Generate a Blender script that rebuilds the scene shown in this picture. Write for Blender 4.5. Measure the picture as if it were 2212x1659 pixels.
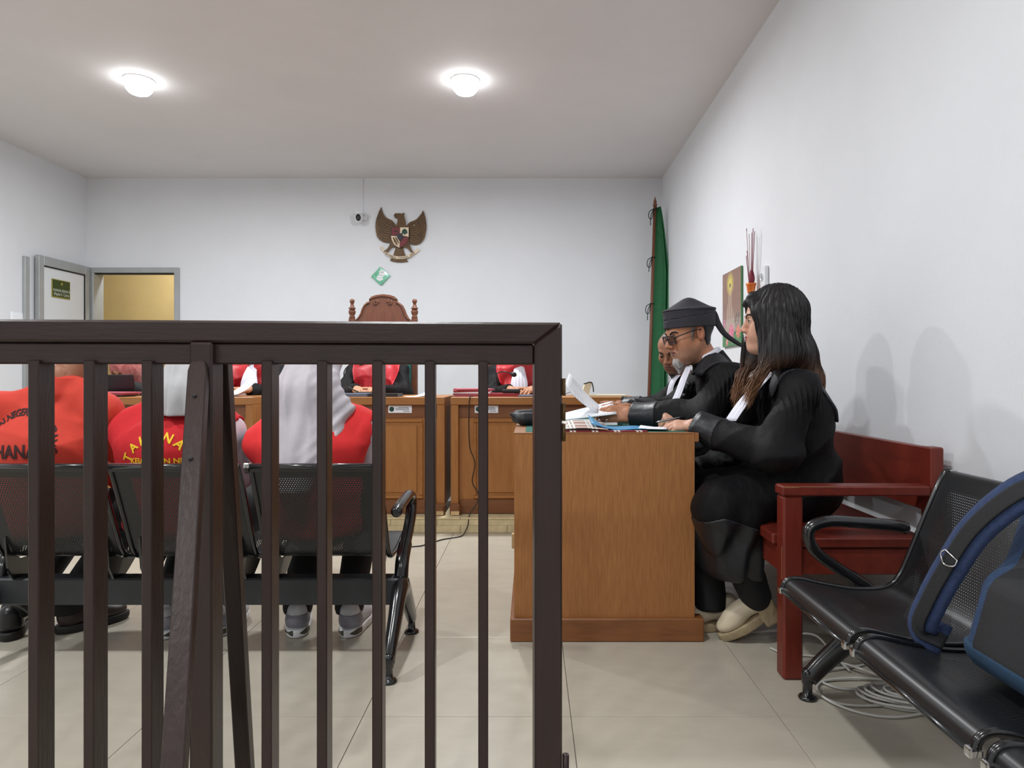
import bpy, bmesh, math, random
import numpy as np
from mathutils import Vector, Matrix, Euler
from mathutils.bvhtree import BVHTree

scene = bpy.context.scene
for o in list(bpy.data.objects):
    bpy.data.objects.remove(o)
COL = scene.collection
PI = math.pi

# ---------------------------------------------------------------- camera
F, VX, VY, CH = 1470.0, 1146.0, 815.0, 1.0       # focal length in pixels, vanishing point, eye height
cd = bpy.data.cameras.new('camera')
cam = bpy.data.objects.new('camera', cd)
COL.objects.link(cam)
cd.sensor_fit = 'HORIZONTAL'
cd.sensor_width = 36.0
cd.lens = F / 2212.0 * 36.0
cd.shift_x = -(VX - 1106.0) / 2212.0
cd.shift_y = -(829.5 - VY) / 2212.0
cd.clip_start = 0.02
cam.location = (0, 0, CH)
cam.rotation_euler = (PI / 2, 0, 0)
scene.camera = cam

# ---------------------------------------------------------------- world, exposure
w = bpy.data.worlds.new('world')
scene.world = w
w.use_nodes = True
w.node_tree.nodes['Background'].inputs[0].default_value = (0.5, 0.55, 0.6, 1)
w.node_tree.nodes['Background'].inputs[1].default_value = 0.3
vs = scene.view_settings
vs.view_transform = 'Standard'
vs.look = 'None'
vs.gamma = 1.0
vs.use_curve_mapping = False
vs.exposure = 0.0
LAMP_WATT = 46.0
LAMP_COL = (0.955, 0.98, 1.0)

# ---------------------------------------------------------------- room numbers (metres)
RX, LX = 1.40, -4.73          # right and left wall
BY, FY = 7.25, -4.4           # back wall, wall behind the camera
HZ = 3.12                     # ceiling


def at(px, py, Y):
    return Vector(((px - VX) * Y / F, Y, CH - (py - VY) * Y / F))


# ---------------------------------------------------------------- materials
def srgb(r, g, b):
    def f(c):
        c /= 255.0
        return c / 12.92 if c <= 0.04045 else ((c + 0.055) / 1.055) ** 2.4
    return (f(r), f(g), f(b), 1.0)


MATS = {}


def mat(name, col, rough=0.5, metal=0.0, var=0.0, scale=8.0, stretch=(1, 1, 1), bump=0.0, bscale=None,
        col2=None, coat=0.0, emit=None, sheen=0.0, attr=None, spec=0.5, alpha=1.0, detail=4.0, bstretch=None, sss=0.0):
    """Principled material, colour mottled by a stretched noise, optional noise bump."""
    if name in MATS:
        return MATS[name]
    m = bpy.data.materials.new(name)
    m.use_nodes = True
    nt = m.node_tree
    N, L = nt.nodes, nt.links
    b = N['Principled BSDF']
    c = srgb(*col)
    b.inputs['Base Color'].default_value = c
    b.inputs['Roughness'].default_value = rough
    b.inputs['Metallic'].default_value = metal
    b.inputs['Specular IOR Level'].default_value = spec
    b.inputs['Coat Weight'].default_value = coat
    b.inputs['Sheen Weight'].default_value = sheen
    b.inputs['Alpha'].default_value = alpha
    if sss:
        b.inputs['Subsurface Weight'].default_value = sss
        b.inputs['Subsurface Radius'].default_value = (0.012, 0.005, 0.003)
        b.inputs['Subsurface Scale'].default_value = 0.5
    tc = N.new('ShaderNodeTexCoord')
    src = None
    if attr:
        a = N.new('ShaderNodeAttribute')
        a.attribute_name = attr
        src = a.outputs['Color']
    if var or col2:
        mp = N.new('ShaderNodeMapping')
        mp.inputs['Scale'].default_value = stretch
        L.new(tc.outputs['Object'], mp.inputs['Vector'])
        nz = N.new('ShaderNodeTexNoise')
        nz.inputs['Scale'].default_value = scale
        nz.inputs['Detail'].default_value = detail
        nz.inputs['Roughness'].default_value = 0.6
        L.new(mp.outputs[0], nz.inputs['Vector'])
        mx = N.new('ShaderNodeMix')
        mx.data_type = 'RGBA'
        cr = N.new('ShaderNodeMapRange')
        cr.inputs[1].default_value = 0.3
        cr.inputs[2].default_value = 0.7
        L.new(nz.outputs[0], cr.inputs[0])
        L.new(cr.outputs[0], mx.inputs[0])
        if col2:
            mx.inputs[6].default_value = c
            mx.inputs[7].default_value = srgb(*col2)
        else:
            mx.inputs[6].default_value = tuple(x * (1 - var) for x in c[:3]) + (1,)
            mx.inputs[7].default_value = tuple(min(1, x * (1 + var)) for x in c[:3]) + (1,)
        if src is not None:
            mu = N.new('ShaderNodeMix')
            mu.data_type = 'RGBA'
            mu.blend_type = 'MULTIPLY'
            mu.inputs[0].default_value = 1.0
            mx.inputs[6].default_value = (1 - var,) * 3 + (1,)
            mx.inputs[7].default_value = (1, 1, 1, 1)
            L.new(src, mu.inputs[6])
            L.new(mx.outputs[2], mu.inputs[7])
            src = mu.outputs[2]
        else:
            src = mx.outputs[2]
    if src is not None:
        L.new(src, b.inputs['Base Color'])
    if bump:
        mp2 = N.new('ShaderNodeMapping')
        mp2.inputs['Scale'].default_value = bstretch or stretch
        L.new(tc.outputs['Object'], mp2.inputs['Vector'])
        n2 = N.new('ShaderNodeTexNoise')
        n2.inputs['Scale'].default_value = bscale or scale
        n2.inputs['Detail'].default_value = 5
        L.new(mp2.outputs[0], n2.inputs['Vector'])
        bp = N.new('ShaderNodeBump')
        bp.inputs['Strength'].default_value = bump
        bp.inputs['Distance'].default_value = 0.01
        L.new(n2.outputs[0], bp.inputs['Height'])
        L.new(bp.outputs[0], b.inputs['Normal'])
    if emit:
        b.inputs['Emission Color'].default_value = srgb(*emit[:3])
        b.inputs['Emission Strength'].default_value = emit[3]
    MATS[name] = m
    return m


def M(n):
    return MATS[n]


# ---------------------------------------------------------------- objects
def tag(o, label=None, cat=None, group=None, kind=None):
    if label:
        o['label'] = label
    if cat:
        o['category'] = cat
    if group:
        o['group'] = group
    if kind:
        o['kind'] = kind
    return o


def empty(name, loc=(0, 0, 0), rz=0.0, label=None, cat=None, group=None, kind=None):
    o = bpy.data.objects.new(name, None)
    o.empty_display_size = 0.1
    o.location = loc
    o.rotation_euler = (0, 0, rz)
    COL.objects.link(o)
    return tag(o, label, cat, group, kind)


def link_mesh(name, me, material=None, parent=None, loc=None, rot=None):
    o = bpy.data.objects.new(name, me)
    if material is not None:
        ms = material if isinstance(material, (list, tuple)) else [material]
        if not me.materials:
            for m in ms:
                me.materials.append(M(m) if isinstance(m, str) else m)
    if parent is not None:
        o.parent = parent
    if loc is not None:
        o.location = loc
    if rot is not None:
        o.rotation_euler = rot
    COL.objects.link(o)
    return o


def wmat(o):
    m = Matrix.Translation(o.location) @ o.rotation_euler.to_matrix().to_4x4()
    return wmat(o.parent) @ m if o.parent else m


def catmull(pts, n=8, closed=False):
    pts = [Vector(p) for p in pts]
    m = len(pts)
    out = []
    segs = m if closed else m - 1
    for i in range(segs):
        if closed:
            p0, p1, p2, p3 = pts[i - 1], pts[i], pts[(i + 1) % m], pts[(i + 2) % m]
        else:
            p1, p2 = pts[i], pts[i + 1]
            p0 = pts[i - 1] if i else p1 * 2 - p2
            p3 = pts[i + 2] if i + 2 < m else p2 * 2 - p1
        for k in range(n):
            t = k / n
            out.append(0.5 * ((2 * p1) + (p2 - p0) * t + (2 * p0 - 5 * p1 + 4 * p2 - p3) * t * t + (3 * p1 - p0 - 3 * p2 + p3) * t ** 3))
    if not closed:
        out.append(pts[-1].copy())
    return out


class MB:
    """collects boxes, tubes, lathes and prisms; build() links them as ONE mesh object"""

    def __init__(self):
        self.v, self.f, self.s, self.mi = [], [], [], []
        self.cur = 0

    def add(self, vs, fs, smooth=False):
        o = len(self.v)
        self.v += [Vector(p) for p in vs]
        self.f += [tuple(i + o for i in f) for f in fs]
        self.s += [smooth] * len(fs)
        self.mi += [self.cur] * len(fs)
        return self

    def bm(self, bm, smooth=False):
        bm.verts.index_update()
        self.add([v.co.copy() for v in bm.verts], [[v.index for v in f.verts] for f in bm.faces], smooth)
        bm.free()
        return self

    def box(self, lo, hi, bev=0.0, R=None, seg=1):
        lo, hi = Vector(lo), Vector(hi)
        bm = bmesh.new()
        bmesh.ops.create_cube(bm, size=1.0)
        c = (lo + hi) / 2
        d = hi - lo
        for v in bm.verts:
            v.co = Vector((v.co.x * d.x, v.co.y * d.y, v.co.z * d.z))
        if bev:
            bmesh.ops.bevel(bm, geom=list(bm.edges), offset=min(bev, 0.45 * min(d)), segments=seg, affect='EDGES', profile=0.6)
        for v in bm.verts:
            v.co = (R @ v.co if R else v.co) + c
        return self.bm(bm)

    def tube(self, path, r, seg=10, closed=False, caps=True, sx=1.0, up=None):
        """r: radius, list of radii; sx flattens the section"""
        P = [Vector(p) for p in path]
        n = len(P)
        R = r if isinstance(r, (list, tuple)) else [r] * n
        vs, fs = [], []
        ref = Vector(up) if up else None
        prev = None
        for i in range(n):
            if closed:
                t = (P[(i + 1) % n] - P[i - 1])
            else:
                t = P[min(i + 1, n - 1)] - P[max(i - 1, 0)]
            t = t.normalized() if t.length > 1e-9 else Vector((0, 0, 1))
            if ref is not None:
                a = ref
            elif prev is not None:
                a = prev
            else:
                a = Vector((0, 0, 1)) if abs(t.z) < 0.9 else Vector((1, 0, 0))
            u = (a - t * a.dot(t))
            if u.length < 1e-6:
                u = t.orthogonal()
            u.normalize()
            prev = u
            b = t.cross(u)
            for k in range(seg):
                an = 2 * PI * k / seg
                vs.append(P[i] + u * math.cos(an) * R[i] + b * math.sin(an) * R[i] * sx)
        m = n if closed else n - 1
        for i in range(m):
            for k in range(seg):
                a0 = i * seg + k
                a1 = i * seg + (k + 1) % seg
                b0 = ((i + 1) % n) * seg + k
                b1 = ((i + 1) % n) * seg + (k + 1) % seg
                fs.append((a0, a1, b1, b0))
        self.add(vs, fs, True)
        if caps and not closed:
            o = len(self.v) - len(vs)
            self.f += [tuple(o + k for k in reversed(range(seg))), tuple(o + (n - 1) * seg + k for k in range(seg))]
            self.s += [False, False]
            self.mi += [self.cur] * 2
        return self

    def lathe(self, prof, c=(0, 0, 0), seg=20, Rm=None):
        """prof: (radius, z) from bottom to top"""
        c = Vector(c)
        vs, fs = [], []
        n = len(prof)
        for r, z in prof:
            for k in range(seg):
                an = 2 * PI * k / seg
                p = Vector((r * math.cos(an), r * math.sin(an), z))
                vs.append((Rm @ p if Rm else p) + c)
        for i in range(n - 1):
            for k in range(seg):
                fs.append((i * seg + k, i * seg + (k + 1) % seg, (i + 1) * seg + (k + 1) % seg, (i + 1) * seg + k))
        fs.append(tuple(reversed(range(seg))))
        fs.append(tuple((n - 1) * seg + k for k in range(seg)))
        return self.add(vs, fs, True)

    def prism(self, poly, y0, y1, axis='y', bev=0.0):
        """poly of (x, z) pairs extruded along y (or (x, y) along z, or (y, z) along x)"""
        n = len(poly)
        def mk(a, b, t):
            return (a, t, b) if axis == 'y' else ((a, b, t) if axis == 'z' else (t, a, b))
        bm = bmesh.new()
        A = [bm.verts.new(mk(a, b, y0)) for a, b in poly]
        B = [bm.verts.new(mk(a, b, y1)) for a, b in poly]
        bm.faces.new(A)
        bm.faces.new(B)
        for i in range(n):
            bm.faces.new((A[i], A[(i + 1) % n], B[(i + 1) % n], B[i]))
        bmesh.ops.recalc_face_normals(bm, faces=bm.faces)
        if bev:
            bmesh.ops.bevel(bm, geom=list(bm.edges), offset=bev, segments=1, affect='EDGES')
        return self.bm(bm)

    def sheet(self, G, thick=0.0, smooth=True):
        """G: grid [i][j] of points; thick > 0 gives it a back side"""
        ni, nj = len(G), len(G[0])
        G = [[Vector(p) for p in r] for r in G]
        vs = [p for r in G for p in r]
        fs = [(i * nj + j, i * nj + j + 1, (i + 1) * nj + j + 1, (i + 1) * nj + j) for i in range(ni - 1) for j in range(nj - 1)]
        if thick:
            off = len(vs)
            for i in range(ni):
                for j in range(nj):
                    du = G[min(i + 1, ni - 1)][j] - G[max(i - 1, 0)][j]
                    dv = G[i][min(j + 1, nj - 1)] - G[i][max(j - 1, 0)]
                    nn = du.cross(dv)
                    nn = nn.normalized() if nn.length > 1e-12 else Vector((0, 0, 1))
                    vs.append(G[i][j] + nn * thick)
            fs += [tuple(reversed([q + off for q in f])) for f in fs[:(ni - 1) * (nj - 1)]]
            for i in range(ni - 1):
                fs.append((i * nj, (i + 1) * nj, (i + 1) * nj + off, i * nj + off))
                a = i * nj + nj - 1
                fs.append((a + nj, a, a + off, a + nj + off))
            for j in range(nj - 1):
                fs.append((j + 1, j, j + off, j + 1 + off))
                a = (ni - 1) * nj + j
                fs.append((a, a + 1, a + 1 + off, a + off))
        return self.add(vs, fs, smooth)

    def mesh(self, name, mats=None, origin=None):
        me = bpy.data.meshes.new(name)
        o = Vector(origin) if origin is not None else Vector((0, 0, 0))
        me.from_pydata([p - o for p in self.v], [], self.f)
        me.polygons.foreach_set('use_smooth', self.s)
        if mats is not None:
            for m in (mats if isinstance(mats, (list, tuple)) else [mats]):
                me.materials.append(M(m) if isinstance(m, str) else m)
            me.polygons.foreach_set('material_index', self.mi)
        me.update()
        return me

    def build(self, name, mats, parent=None, world=False):
        """world=True: vertices are world coordinates, re-expressed in the parent's frame"""
        if world and parent is not None:
            inv = wmat(parent).inverted()
            self.v = [inv @ p for p in self.v]
        if parent is None:
            lo = Vector((min(p.x for p in self.v), min(p.y for p in self.v), min(p.z for p in self.v)))
            hi = Vector((max(p.x for p in self.v), max(p.y for p in self.v), max(p.z for p in self.v)))
            org = Vector(((lo.x + hi.x) / 2, (lo.y + hi.y) / 2, lo.z))
            return link_mesh(name, self.mesh(name, mats, org), None, None, org)
        return link_mesh(name, self.mesh(name, mats), None, parent)


def text_mesh(s, size, align='CENTER', bold=0.0):
    """flat lettering in the xy plane: (verts, faces, width)"""
    cu = bpy.data.curves.new('lettering', 'FONT')
    cu.body = s
    cu.size = size
    cu.align_x = align
    cu.resolution_u = 3
    cu.offset = bold * size
    ob = bpy.data.objects.new('lettering', cu)
    COL.objects.link(ob)
    bpy.context.view_layer.update()
    dg = bpy.context.evaluated_depsgraph_get()
    me = bpy.data.meshes.new_from_object(ob.evaluated_get(dg))
    vs = [v.co.copy() for v in me.vertices]
    fs = [tuple(p.vertices) for p in me.polygons]
    bpy.data.objects.remove(ob)
    bpy.data.curves.remove(cu)
    bpy.data.meshes.remove(me)
    wd = (max(v.x for v in vs) - min(v.x for v in vs)) if vs else 0
    return vs, fs, wd


def refine(vs, fs, it=2, maxlen=0.012):
    bm = bmesh.new()
    V = [bm.verts.new(v) for v in vs]
    for f in fs:
        try:
            bm.faces.new([V[i] for i in f])
        except ValueError:
            pass
    bmesh.ops.triangulate(bm, faces=bm.faces)
    for _ in range(it):
        long = [e for e in bm.edges if e.calc_length() > maxlen]
        if not long:
            break
        bmesh.ops.subdivide_edges(bm, edges=long, cuts=1)
        bmesh.ops.triangulate(bm, faces=bm.faces)
    bm.verts.index_update()
    r = ([v.co.copy() for v in bm.verts], [tuple(v.index for v in f.verts) for f in bm.faces])
    bm.free()
    return r


def color_grid(name, w_, h_, nx, ny, fn, mname, rough=0.4, thick=0.004):
    """a flat print: a thin board in the xz plane (front facing -y) whose cells are coloured by fn(u, v)"""
    vs, fs, cols = [], [], []
    for j in range(ny + 1):
        for i in range(nx + 1):
            vs.append(((i / nx - 0.5) * w_, 0, (j / ny - 0.5) * h_))
    for j in range(ny):
        for i in range(nx):
            a = j * (nx + 1) + i
            fs.append((a, a + 1, a + nx + 2, a + nx + 1))
            cols.append(fn((i + 0.5) / nx, (j + 0.5) / ny))
    nf = len(fs)
    n = len(vs)
    vs += [(-w_ / 2, thick, -h_ / 2), (w_ / 2, thick, -h_ / 2), (w_ / 2, thick, h_ / 2), (-w_ / 2, thick, h_ / 2)]
    fs.append((n + 3, n + 2, n + 1, n))
    c00, c10, c01, c11 = 0, nx, ny * (nx + 1), ny * (nx + 1) + nx
    fs += [(n, n + 1, c10, c00), (n + 1, n + 2, c11, c10), (n + 2, n + 3, c01, c11), (n + 3, n, c00, c01)]
    cols += [cols[0]] * 5
    me = bpy.data.meshes.new(name)
    me.from_pydata(vs, [], fs)
    a = me.color_attributes.new('Col', 'FLOAT_COLOR', 'CORNER')
    arr = []
    for p, c in zip(me.polygons, cols):
        arr += list(srgb(*c)) * len(p.vertices)
    a.data.foreach_set('color', arr)
    mat(mname, (255, 255, 255), rough, attr='Col')
    me.materials.append(M(mname))
    return me


# ---------------------------------------------------------------- signed-distance sculpting
def smin(a, b, k):
    if k <= 0:
        return np.minimum(a, b)
    h = np.maximum(k - np.abs(a - b), 0) / k
    return np.minimum(a, b) - h * h * k * 0.25


def smax(a, b, k):
    return -smin(-a, -b, k)


def cap(a, b, ra, rb=None):
    a = np.array(a, np.float32)
    b = np.array(b, np.float32)
    rb = ra if rb is None else rb
    ba = b - a
    dd = max(float(ba @ ba), 1e-12)
    def f(P):
        pa = P - a
        h = np.clip(pa @ ba / dd, 0, 1)
        return np.linalg.norm(pa - h[:, None] * ba, axis=1) - (ra + (rb - ra) * h)
    return f


def fcap(a, b, ra, rb, n, s):
    """capsule whose section is stretched by s along the direction n"""
    n = np.array(n, np.float32)
    n = n / np.linalg.norm(n)
    a = np.array(a, np.float32)
    b = np.array(b, np.float32)
    def sq(P):
        return P - ((P @ n) * (1 - 1 / s))[..., None] * n
    g = cap(sq(a[None])[0], sq(b[None])[0], ra, rb)
    return lambda P: g(sq(P)) * (1.0 if s >= 1 else s)


def rotm(rx=0, ry=0, rz=0):
    return np.array(Euler((math.radians(rx), math.radians(ry), math.radians(rz)), 'XYZ').to_matrix(), np.float32)


def ell(c, r, R=None):
    c = np.array(c, np.float32)
    r = np.array(r, np.float32)
    def f(P):
        q = P - c
        if R is not None:
            q = q @ R
        k0 = np.linalg.norm(q / r, axis=1)
        k1 = np.linalg.norm(q / (r * r), axis=1)
        return k0 * (k0 - 1) / np.maximum(k1, 1e-6)
    return f


def rbox(c, hf, rad, R=None):
    c = np.array(c, np.float32)
    hf = np.array(hf, np.float32)
    def f(P):
        q = P - c
        if R is not None:
            q = q @ R
        d = np.abs(q) - hf + rad
        return np.linalg.norm(np.maximum(d, 0), axis=1) + np.minimum(d.max(axis=1), 0) - rad
    return f


def plane(p, n):
    n = np.array(n, np.float32)
    n = n / np.linalg.norm(n)
    p = np.array(p, np.float32)
    return lambda P: (P - p) @ n


def union(fs, k=0.02):
    def f(P):
        d = fs[0](P)
        for g in fs[1:]:
            if isinstance(g, tuple):
                d = smin(d, g[0](P), g[1])
            else:
                d = smin(d, g(P), k)
        return d
    return f


def chain(pts, rad, k=0.015):
    return union([cap(pts[i], pts[i + 1], rad[i], rad[i + 1]) for i in range(len(pts) - 1)], k)


def folds(P, s=1.0, seed=0.0, freq=22.0, axis=(0.3, 0.8, 0.25)):
    x, y, z = P[:, 0], P[:, 1], P[:, 2]
    ax, ay, az = axis
    w1 = np.sin(x * 9 + seed) + np.sin(y * 7 + seed * 2.1) + np.sin(z * 8 - seed)
    t = (x * ax + y * ay + z * az) * freq + w1 * 1.3
    t2 = (x * az - y * ax + z * ay) * freq * 0.6 + w1 * 0.8 + seed
    return s * (np.sin(t) * 0.6 + np.sin(t2) * 0.5 + 0.25 * np.sin(t * 2.3 + 1))


def creases(P, s=1.0, seed=0.0, freq=15.0):
    """sharper cloth creases: ridged waves in warped directions"""
    x, y, z = P[:, 0], P[:, 1], P[:, 2]
    w1 = np.sin(x * 11 + seed) + np.sin(y * 9 + seed * 1.7) + np.sin(z * 10 - seed)
    w2 = np.sin(x * 6 - z * 7 + seed) + np.sin(y * 8 + z * 5)
    a = np.abs(np.sin((x * .75 + z * .65) * freq + w1 * 1.1))
    b = np.abs(np.sin((x * .2 - z * .9 + y * .5) * freq * .8 + w2 * 1.2 + seed))
    c = np.abs(np.sin((y * .8 + z * .3) * freq * 1.3 + w1))
    return s * ((a - .6) * .9 + (b - .6) * .7 + (c - .6) * .5)


def mesh_sdf(f, lo, hi, h):
    """naive surface nets over a two-level grid -> (verts, quads)"""
    lo = np.array(lo, np.float32)
    hi = np.array(hi, np.float32)
    B = 4
    nb = np.ceil((hi - lo) / (h * B)).astype(int) + 1
    n = nb * B
    ax = [lo[i] + h * B * (np.arange(nb[i]) + 0.5) - h * 0.5 for i in range(3)]
    G = np.stack(np.meshgrid(*ax, indexing='ij'), -1).reshape(-1, 3).astype(np.float32)
    Dc = f(G).reshape(nb)
    near = np.abs(Dc) < h * B * 1.9
    D = np.repeat(np.repeat(np.repeat(np.where(Dc < 0, -1.0, 1.0).astype(np.float32), B, 0), B, 1), B, 2)
    idx = np.argwhere(np.repeat(np.repeat(np.repeat(near, B, 0), B, 1), B, 2))
    if len(idx):
        P = (lo + idx * h).astype(np.float32)
        D[idx[:, 0], idx[:, 1], idx[:, 2]] = f(P)
    D[0], D[-1], D[:, 0], D[:, -1], D[:, :, 0], D[:, :, -1] = 1, 1, 1, 1, 1, 1
    ins = D < 0
    cnt = np.zeros(np.array(D.shape) - 1, np.int8)
    for i in (0, 1):
        for j in (0, 1):
            for k in (0, 1):
                cnt += ins[i:ins.shape[0] - 1 + i, j:ins.shape[1] - 1 + j, k:ins.shape[2] - 1 + k]
    act = (cnt > 0) & (cnt < 8)
    A = np.argwhere(act)
    num = -np.ones(act.shape, np.int64)
    num[A[:, 0], A[:, 1], A[:, 2]] = np.arange(len(A))
    offs = [(i, j, k) for i in (0, 1) for j in (0, 1) for k in (0, 1)]
    V = {o: D[A[:, 0] + o[0], A[:, 1] + o[1], A[:, 2] + o[2]] for o in offs}
    pos = np.zeros((len(A), 3), np.float64)
    c = np.zeros(len(A))
    for o in offs:
        for ax_ in range(3):
            if o[ax_] == 0:
                q = list(o)
                q[ax_] = 1
                va, vb = V[o], V[tuple(q)]
                m = (va < 0) != (vb < 0)
                t = np.where(m, va / np.where(m, va - vb, 1), 0)
                e = np.array(o, np.float64)[None] + 0 * pos
                e[:, ax_] += t
                pos += e * m[:, None]
                c += m
    pos = lo + (A + pos / c[:, None]) * h
    Q = []
    for ax_ in range(3):
        sl0 = [slice(None)] * 3
        sl1 = [slice(None)] * 3
        sl0[ax_] = slice(0, -1)
        sl1[ax_] = slice(1, None)
        a, b = ins[tuple(sl0)], ins[tuple(sl1)]
        E = np.argwhere(a != b)
        u, v = (ax_ + 1) % 3, (ax_ + 2) % 3
        E = E[(E[:, u] > 0) & (E[:, v] > 0) & (E[:, u] < num.shape[u]) & (E[:, v] < num.shape[v])]
        fl = a[E[:, 0], E[:, 1], E[:, 2]]
        def nid(du, dv):
            q = E.copy()
            q[:, u] += du
            q[:, v] += dv
            return num[q[:, 0], q[:, 1], q[:, 2]]
        q = np.stack([nid(-1, -1), nid(0, -1), nid(0, 0), nid(-1, 0)], 1)
        q[~fl] = q[~fl][:, ::-1]
        Q.append(q)
    Q = np.concatenate(Q)
    Q = Q[(Q >= 0).all(1)]
    return pos, Q


def np_mesh(name, chunks, mats, colfn=None):
    """chunks: list of (verts, quads) or (verts, quads, colour array); joined into one smooth mesh"""
    vs, qs, cs = [], [], []
    o = 0
    for ch in chunks:
        v, q = ch[0], ch[1]
        vs.append(v)
        qs.append(q + o)
        o += len(v)
        if len(ch) > 2:
            cs.append(ch[2])
    v = np.concatenate(vs)
    q = np.concatenate(qs)
    me = bpy.data.meshes.new(name)
    me.vertices.add(len(v))
    me.vertices.foreach_set('co', v.astype(np.float32).ravel())
    me.loops.add(len(q) * 4)
    me.loops.foreach_set('vertex_index', q.astype(np.int32).ravel())
    me.polygons.add(len(q))
    me.polygons.foreach_set('loop_start', np.arange(0, len(q) * 4, 4, dtype=np.int32))
    me.polygons.foreach_set('use_smooth', np.ones(len(q), bool))
    me.update(calc_edges=True)
    me.validate()
    if cs:
        c = np.concatenate(cs)
        a = me.color_attributes.new('Col', 'FLOAT_COLOR', 'POINT')
        a.data.foreach_set('color', np.concatenate([c, np.ones((len(c), 1))], 1).astype(np.float32).ravel())
    for m in (mats if isinstance(mats, (list, tuple)) else [mats]):
        me.materials.append(M(m) if isinstance(m, str) else m)
    return me


def sdf_part(name, f, lo, hi, h, mats, parent, colfn=None):
    v, q = mesh_sdf(f, lo, hi, h)
    ch = (v, q) if colfn is None else (v, q, colfn(v))
    return link_mesh(name, np_mesh(name, [ch], mats), None, parent)

# ================================================================ materials
mat('wall_paint', (226, 228, 232), 0.7, var=0.025, scale=1.6, bump=0.06, bscale=60)
mat('ceiling_paint', (222, 219, 219), 0.8, var=0.03, scale=1.2)
mat('tile', (182, 175, 160), 0.26, var=0.05, scale=5, stretch=(1, 2.2, 1), spec=0.45)
mat('grout', (132, 125, 112), 0.8)
mat('step_tile', (208, 192, 152), 0.6, var=0.16, scale=14, bump=0.1)
mat('corridor_paint', (205, 178, 120), 0.7, var=0.05, scale=3)
mat('aluminium', (168, 171, 172), 0.45, 0.25, var=0.05)
mat('door_white', (222, 226, 230), 0.4)
mat('rubber_black', (18, 18, 19), 0.6)
mat('lamp_trim', (235, 235, 235), 0.4)
mat('lamp_lens', (255, 255, 255), 0.4, emit=(250, 253, 255, 16.0))
mat('rail_wood', (54, 41, 38), 0.36, var=0.16, scale=5, stretch=(6, 6, 1), bump=0.12, bscale=26, bstretch=(5, 5, 0.8), spec=0.4)
mat('rail_wood_h', (54, 41, 38), 0.36, var=0.16, scale=5, stretch=(1, 6, 6), bump=0.12, bscale=26, bstretch=(0.8, 5, 5), spec=0.4)
mat('brass', (96, 76, 48), 0.45, 0.8, var=0.2, scale=30)
mat('oak', (168, 113, 62), 0.45, col2=(144, 92, 46), scale=24, stretch=(7, 7, 0.45), detail=7, bump=0.05, bscale=40, bstretch=(4, 4, 0.4))
mat('oak_h', (160, 106, 60), 0.45, col2=(142, 90, 47), scale=9, stretch=(0.7, 7, 7), bump=0.05, bscale=40, bstretch=(0.4, 4, 4))
mat('oak_dark', (138, 86, 46), 0.45, col2=(116, 70, 36), scale=8, stretch=(0.8, 6, 6))
mat('desk_wood', (168, 114, 60), 0.42, col2=(152, 99, 49), scale=7, stretch=(6, 6, 0.7))
mat('desk_wood_h', (168, 114, 60), 0.42, col2=(152, 99, 49), scale=7, stretch=(0.7, 6, 6))
mat('desk_dark', (126, 80, 45), 0.45, col2=(112, 68, 38), scale=7, stretch=(0.7, 6, 6))
mat('raw_wood', (206, 178, 132), 0.7, var=0.15, scale=18)
mat('green_cloth', (18, 92, 80), 0.8)
mat('red_wood', (118, 44, 30), 0.36, col2=(98, 34, 25), scale=5, stretch=(5, 1, 5), spec=0.45, bump=0.04, bscale=30)
mat('red_wood_v', (116, 42, 29), 0.36, col2=(98, 34, 25), scale=5, stretch=(6, 6, 1), spec=0.45, bump=0.04, bscale=30)
mat('worn_edge', (146, 96, 62), 0.7, var=0.2, scale=40)
mat('black_metal', (20, 21, 23), 0.22, spec=0.6, coat=0.3)
mat('black_beam', (34, 37, 40), 0.45, var=0.2, scale=12)
mat('chrome', (200, 200, 200), 0.18, 1.0)
mat('teal_fabric', (16, 96, 92), 0.7, var=0.08, scale=20)
mat('carved_wood', (112, 66, 44), 0.4, col2=(92, 52, 36), scale=10, stretch=(4, 4, 1))
mat('black_plastic', (22, 23, 25), 0.4)
mat('white_plastic', (228, 230, 232), 0.3)
mat('paper', (236, 238, 243), 0.7)
mat('emblem_gold', (104, 76, 42), 0.4, 0.25, col2=(78, 56, 34), scale=30, spec=0.5)
mat('emblem_dark', (44, 32, 24), 0.5)
mat('emblem_red', (112, 34, 40), 0.5)
mat('emblem_cream', (226, 206, 178), 0.6)
mat('emblem_green', (32, 70, 58), 0.6)
mat('emblem_black', (44, 40, 46), 0.5)
mat('flag_green', (24, 92, 52), 0.75, var=0.1, scale=20)
mat('flag_pole', (124, 76, 54), 0.5, col2=(104, 62, 44), scale=14, stretch=(4, 4, 0.6))
mat('flag_cord', (14, 42, 30), 0.7)
mat('ink', (40, 42, 52), 0.7)
mat('ink_grey', (150, 152, 160), 0.7)


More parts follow.
